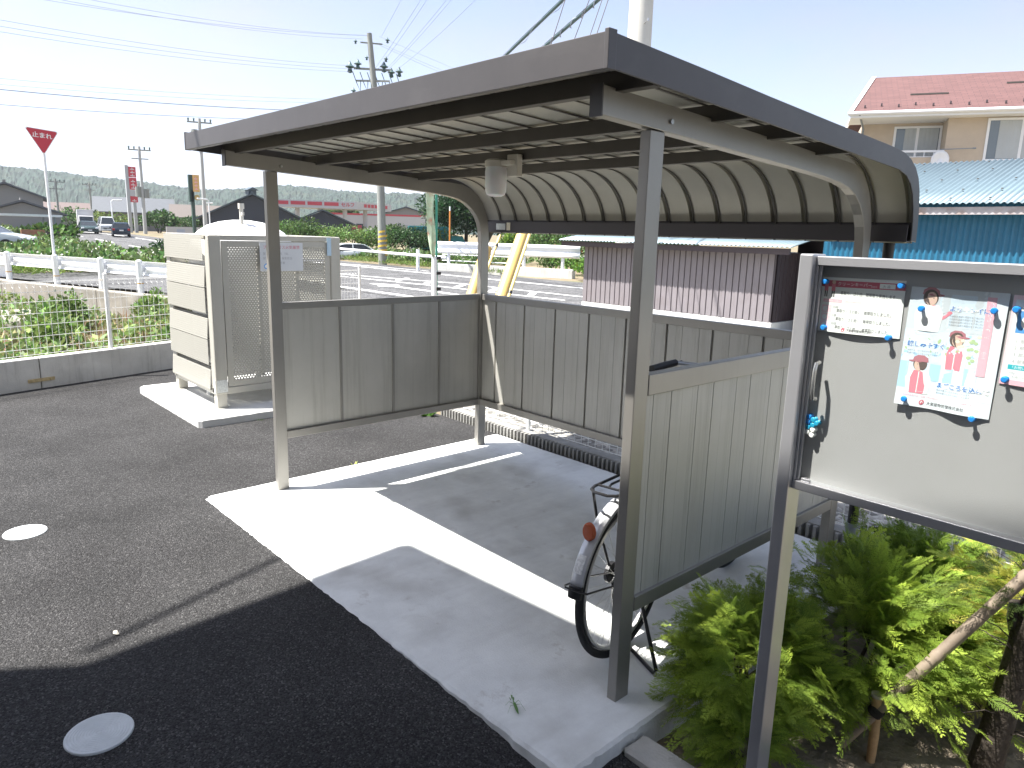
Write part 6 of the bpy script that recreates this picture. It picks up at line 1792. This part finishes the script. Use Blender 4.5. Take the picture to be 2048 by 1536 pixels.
bush("bright green bush below the gas station canopy's red panels", -42.2, 24.6, 0, 2.0, 2.0, 1.25, 3600, BG3, GB, clumps=30)
bush("mid green bush behind the white parked car", -40.2, 26.4, 0, 1.8, 1.8, 1.30, 3400, BG1, GB, clumps=30)
bush("dark green bush standing left behind the striped pole", -38.2, 26.9, 0, 1.6, 1.6, 1.20, 3000, BG2, GB, clumps=26)
bush("wide leafy bush right of the striped pole under the station office", -38.6, 29.6, 0, 2.0, 2.0, 1.25, 3400, BG1, GB, clumps=30)
bush("low dark bush in front of the white parked car, near the pipe railing", -35.4, 19.0, -.05, 1.2, 1.0, .55, 1600, BG2, GB)
bush("dark fig-like shrub at the road edge just left of the gas cage top", -33.0, 9.6, -.05, .9, .9, .60, 1300, (.025, .06, .02), None)
def tree(label, x, y, zb, h, rad, base, n=9000, size=(.14, .32), trunk=.16, group=None, name="tree"):
    o = thing(name, label, "tree", (x, y, zb), group=group)
    P, N, idx = clumpy(n, (0, 0, h-rad[2]), rad, 34)
    sz = RNG.uniform(*size, len(P)); V, F = leaf_quads(P, N+RNG.normal(0, .5, N.shape)*np.linalg.norm(N, axis=1, keepdims=True), sz, .5)
    ck = np.exp(RNG.normal(0, .28, 34))[idx][:, None]
    faces_np("crown", V, F, M_LEAF, np.clip(tints(len(P), base, .28)*ck, .003, .8), o)
    b = MB().tube([(0, 0, -.2), (.05, .02, h*.3), (.0, .05, h*.62)], [trunk, trunk*.8, trunk*.5], 10)
    for k in range(7):
        a = k*.9; z = h*(.3+.05*k); b.tube([(0, .02, z), (rad[0]*.5*math.cos(a), rad[1]*.5*math.sin(a), z+.8)], [trunk*.45, trunk*.15], 6)
    b.build("trunk", M_BARK, o); return o
tree("large dark green tree seen through the shelter behind the orange marker pole", -37.5, 31.4, 0, 5.2, (2.9, 2.9, 2.35), (.022, .055, .020), 16000)
bush("bright yellow green upright shrub in front of the dark tree", -30.6, 29.6, 0, .62, .62, 1.15, 1600, (.12, .20, .03), None, name="shrub", cat="shrub")
GR = "garden shrubs beyond the road kerb"
bush("rounded dark shrub under the dark tree beside the bright upright shrub", -31.2, 27.6, 0, 1.2, 1.2, .62, 1800, BG2, GR)
bush("loose green shrub left of the leaning thick yellow cover, above the guard rail", -27.5, 30.0, 0, 1.5, 1.5, 1.35, 2600, BG1, GR)
bush("dark leafy shrub between the two leaning yellow covers", -25.0, 30.5, 0, 1.6, 1.6, 1.45, 2800, (.045, .09, .02), GR)
bush("tall green shrub right of the thin yellow cover below the roof gutter", -23.5, 32.5, 0, 1.9, 1.6, 1.5, 2800, BG1, GR)
bush("shrub at the corner of the mauve shed's roof", -21.0, 34.0, 0, 1.6, 1.6, 1.5, 2400, BG2, GR)
hg = thing("hedge", "trimmed hedge with reddish leaf tips across the road left of the shed", "hedge", (-20.5, 26.6, 0))
nq = 7000; P = np.stack([RNG.uniform(-3.2, 3.2, nq), RNG.uniform(-.6, .6, nq), RNG.uniform(.1, 1.25, nq)], 1); P[:, 2] += .08*np.sin(P[:, 0]*3)
sd_ = Matrix.Rotation(R(24), 3, 'Z'); P = P @ np.array(sd_).T
V, F = leaf_quads(P, RNG.normal(size=(nq, 3))+[.2, -.4, .5], RNG.uniform(.08, .16, nq), .6)
T = tints(nq, BG1, .3); red = (RNG.random(nq) < .18) & (P[:, 2] > .8); T[red] = tints(int(red.sum()), (.28, .09, .035), .3)
faces_np("foliage", V, F, M_LEAF, T, hg)
def cover(name, label, poly, n, hfun, base, size, zfun, kind='stuff', aspect=.6, blossom=0, bcol=(.75, .74, .66)):
    """leafy ground cover scattered over a polygon (convex quads list)"""
    P = []
    A_ = [Vector((*p, 0)) for p in poly]
    u, v = RNG.random(n), RNG.random(n)
    a, b2, c, d = [np.array(q) for q in A_]
    P = (a[None]*(1-u)[:, None]+b2[None]*u[:, None])*(1-v)[:, None]+(d[None]*(1-u)[:, None]+c[None]*u[:, None])*v[:, None]
    hgt = hfun(P); z0 = np.array([zfun(x, y) for x, y in P[:, :2]])
    P[:, 2] = z0+hgt*RNG.uniform(.15, 1, n)**.6
    N = RNG.normal(size=(n, 3)); N[:, 2] = np.abs(N[:, 2])+.3
    V, F = leaf_quads(P, N, RNG.uniform(*size, n), aspect)
    T = tints(n, base, .3, .12)
    o = faces_np(name, V, F, M_LEAF, T); o['kind'] = kind
    if label: o['label'] = label
    if blossom:
        k = RNG.integers(0, n, blossom); Q = P[k]; Q[:, 2] = z0[k]+hgt[k]*1.08
        V, F = leaf_quads(Q, RNG.normal(size=(blossom, 3))+[0.3, -.3, .6], np.full(blossom, .09), 1.0)
        o2 = faces_np("potato_blossom", V, F, M_LEAF, tints(blossom, bcol, .1, .03)); o2['kind'] = 'stuff'
    return o
rows = lambda pitch, h, ang: (lambda P: h*(.62+.38*np.cos((P[:, 0]*math.sin(ang)+P[:, 1]*math.cos(ang))*2*math.pi/pitch))*(1+.18*np.sin(P[:, 0]*1.9+P[:, 1]*2.7)))
PG = (.105, .165, .055)
GZ = lambda x, y: zter(x)-.03
cover("potato_field", "rows of leafy potato plants behind the guard rail", ((-24.4, 1.0), (-24.6, 8.0), (-48, 8.2), (-46, -3)), 15000, rows(.9, .62, .4), PG, (.16, .32), GZ, blossom=900)
cover("potato_field", "rows of leafy potato plants farther along the road", ((-46, -3), (-48, 8.2), (-70, 8.3), (-66, -4)), 7000, rows(.9, .6, .4), PG, (.2, .36), GZ, blossom=400)
cover("potato_field", "rows of leafy potato plants beyond the pipe railing", ((-24.5, 19.8), (-34.5, 20.3), (-39, 25.5), (-27, 29)), 11000, rows(.9, .50, .9), PG, (.14, .28), GZ, blossom=600)
cover("verge_grass", "rough grass verge along the far pavement", ((-46, 18.4), (-18, 18.4), (-22, 19.8), (-46, 20.4)), 7000, lambda P: .16+0*P[:, 0], (.14, .20, .05), (.10, .24), GZ, aspect=.16)
cover("verge_grass", "grass strip behind the guard rail beside the side road", ((-21.8, 2.0), (-24.0, 6.6), (-26.2, 6.5), (-25.5, .4)), 4200, lambda P: .30+0*P[:, 0], (.13, .20, .04), (.12, .32), GZ, aspect=.16)
cover("flowering_weeds", "white flowering weeds beyond the guard rail end", ((-19, 21.5), (-13.5, 22.5), (-12, 25.5), (-19, 25.5)), 6000, lambda P: .75+0*P[:, 0], (.10, .19, .04), (.10, .22), GZ, blossom=260, bcol=(.8, .8, .76))
bush("low leafy weed clump at the end of the concrete kerb", -14.9, 19.9, 0, .95, .8, .36, 1200, (.11, .20, .035), None, stem=False, size=(.08, .17))
# weeds in the low plot behind the mesh fence
WZ = lambda x, y: -.78
def patchy(h, s): return lambda P: np.clip(h*(.45+.75*np.sin(P[:, 0]*s+1)*np.cos(P[:, 1]*s*.8+.4)+.35*np.sin(P[:, 0]*2.3*s+P[:, 1]*1.7*s)), .04, 9)
cover("weeds", "tangled green weeds in the low plot behind the mesh fence", ((-4.9, -4.5), (-6.4, 3.2), (-14.5, 3.6), (-17.5, -3.0)), 24000, patchy(.95, .9), (.17, .235, .080), (.06, .15), WZ, aspect=.5)
cover("dry_weeds", "dry grassy weeds in the low plot behind the mesh fence", ((-5.0, -4.5), (-6.5, 3.2), (-13, 3.7), (-15.2, -3.5)), 11000, lambda P: .40+0*P[:, 0], (.30, .25, .14), (.12, .34), WZ, aspect=.12)
GW = "broad leaved weeds behind the mesh fence"
for x, y, r_, h_, l in ((-8.0, 2.1, .55, .60, "tall leafy weed clump at the fence beside the gas cage"), (-9.6, .35, .6, .62, "leafy weed clump right behind the fence post"),
                        (-11.8, .9, .5, .75, "weed sprouting in front of the pale concrete culvert block"), (-7.2, -.9, .6, .42, "bright weed patch low behind the wall left of the fence post"),
                        (-12.8, 2.9, .5, .62, "dark weed climbing the retaining wall under the guard rail")):
    bush(l, x, y, -.8, r_, r_, h_, 800, (.13, .205, .055), GW, "weed", "weed_plant", (.06, .14), 12, False)
# green plants on the far slope by the road
GF = "roadside greenery along the far road"
for x, y, zb, rx, rz_, n, base, l in ((-88, 25.5, .7, 2.2, 1.5, 1800, (.05, .10, .03), "green trees behind the red sign's legs"), (-98, 22.8, .7, 3.2, 1.3, 1500, (.10, .14, .04), "yellowish green bank of shrubs behind the two dark cars"),
                                     (-106, 20.5, .7, 3.0, 1.6, 1500, (.05, .10, .03), "dark shrub bank behind the white truck"), (-51.2, 8.0, .2, 1.3, .75, 1400, (.06, .12, .025), "clipped green hedge bush above the reddish brick wall"), (-92, 31, .8, 2.4, 1.2, 1200, (.05, .10, .03), "green shrub left of the navy building")):
    bush(l, x, y, zb, rx, rx, rz_, n, base, GF, size=(.2, .45))
for x, y, zb, h, l in ((-118, 66, .8, 6.0, "roundish pale green tree just beyond the gas station's canopy end"), (-130, 96, .8, 6.6, "broad far tree behind the blue grey hipped roof")):
    tree(l, x, y, zb, h, (3.2, 3.2, 2.2), (.07, .12, .035), 2500, (.35, .7), .2)

# ================================================================== HAZE
M_AIR = bpy.data.materials.new("haze_air"); M_AIR.use_nodes = True
nt = M_AIR.node_tree; nt.nodes.remove(nt.nodes["Principled BSDF"])
pv = nt.nodes.new("ShaderNodeVolumePrincipled"); pv.inputs['Color'].default_value = (.86, .92, 1.0, 1); pv.inputs['Density'].default_value = .00024
pv.inputs['Anisotropy'].default_value = .25
nt.links.new(pv.outputs[0], nt.nodes["Material Output"].inputs['Volume'])
hz_ = MB().box(-1100, -140, -2.0, 60, 1000, 78).build("haze", M_AIR)
hz_['kind'] = 'stuff'
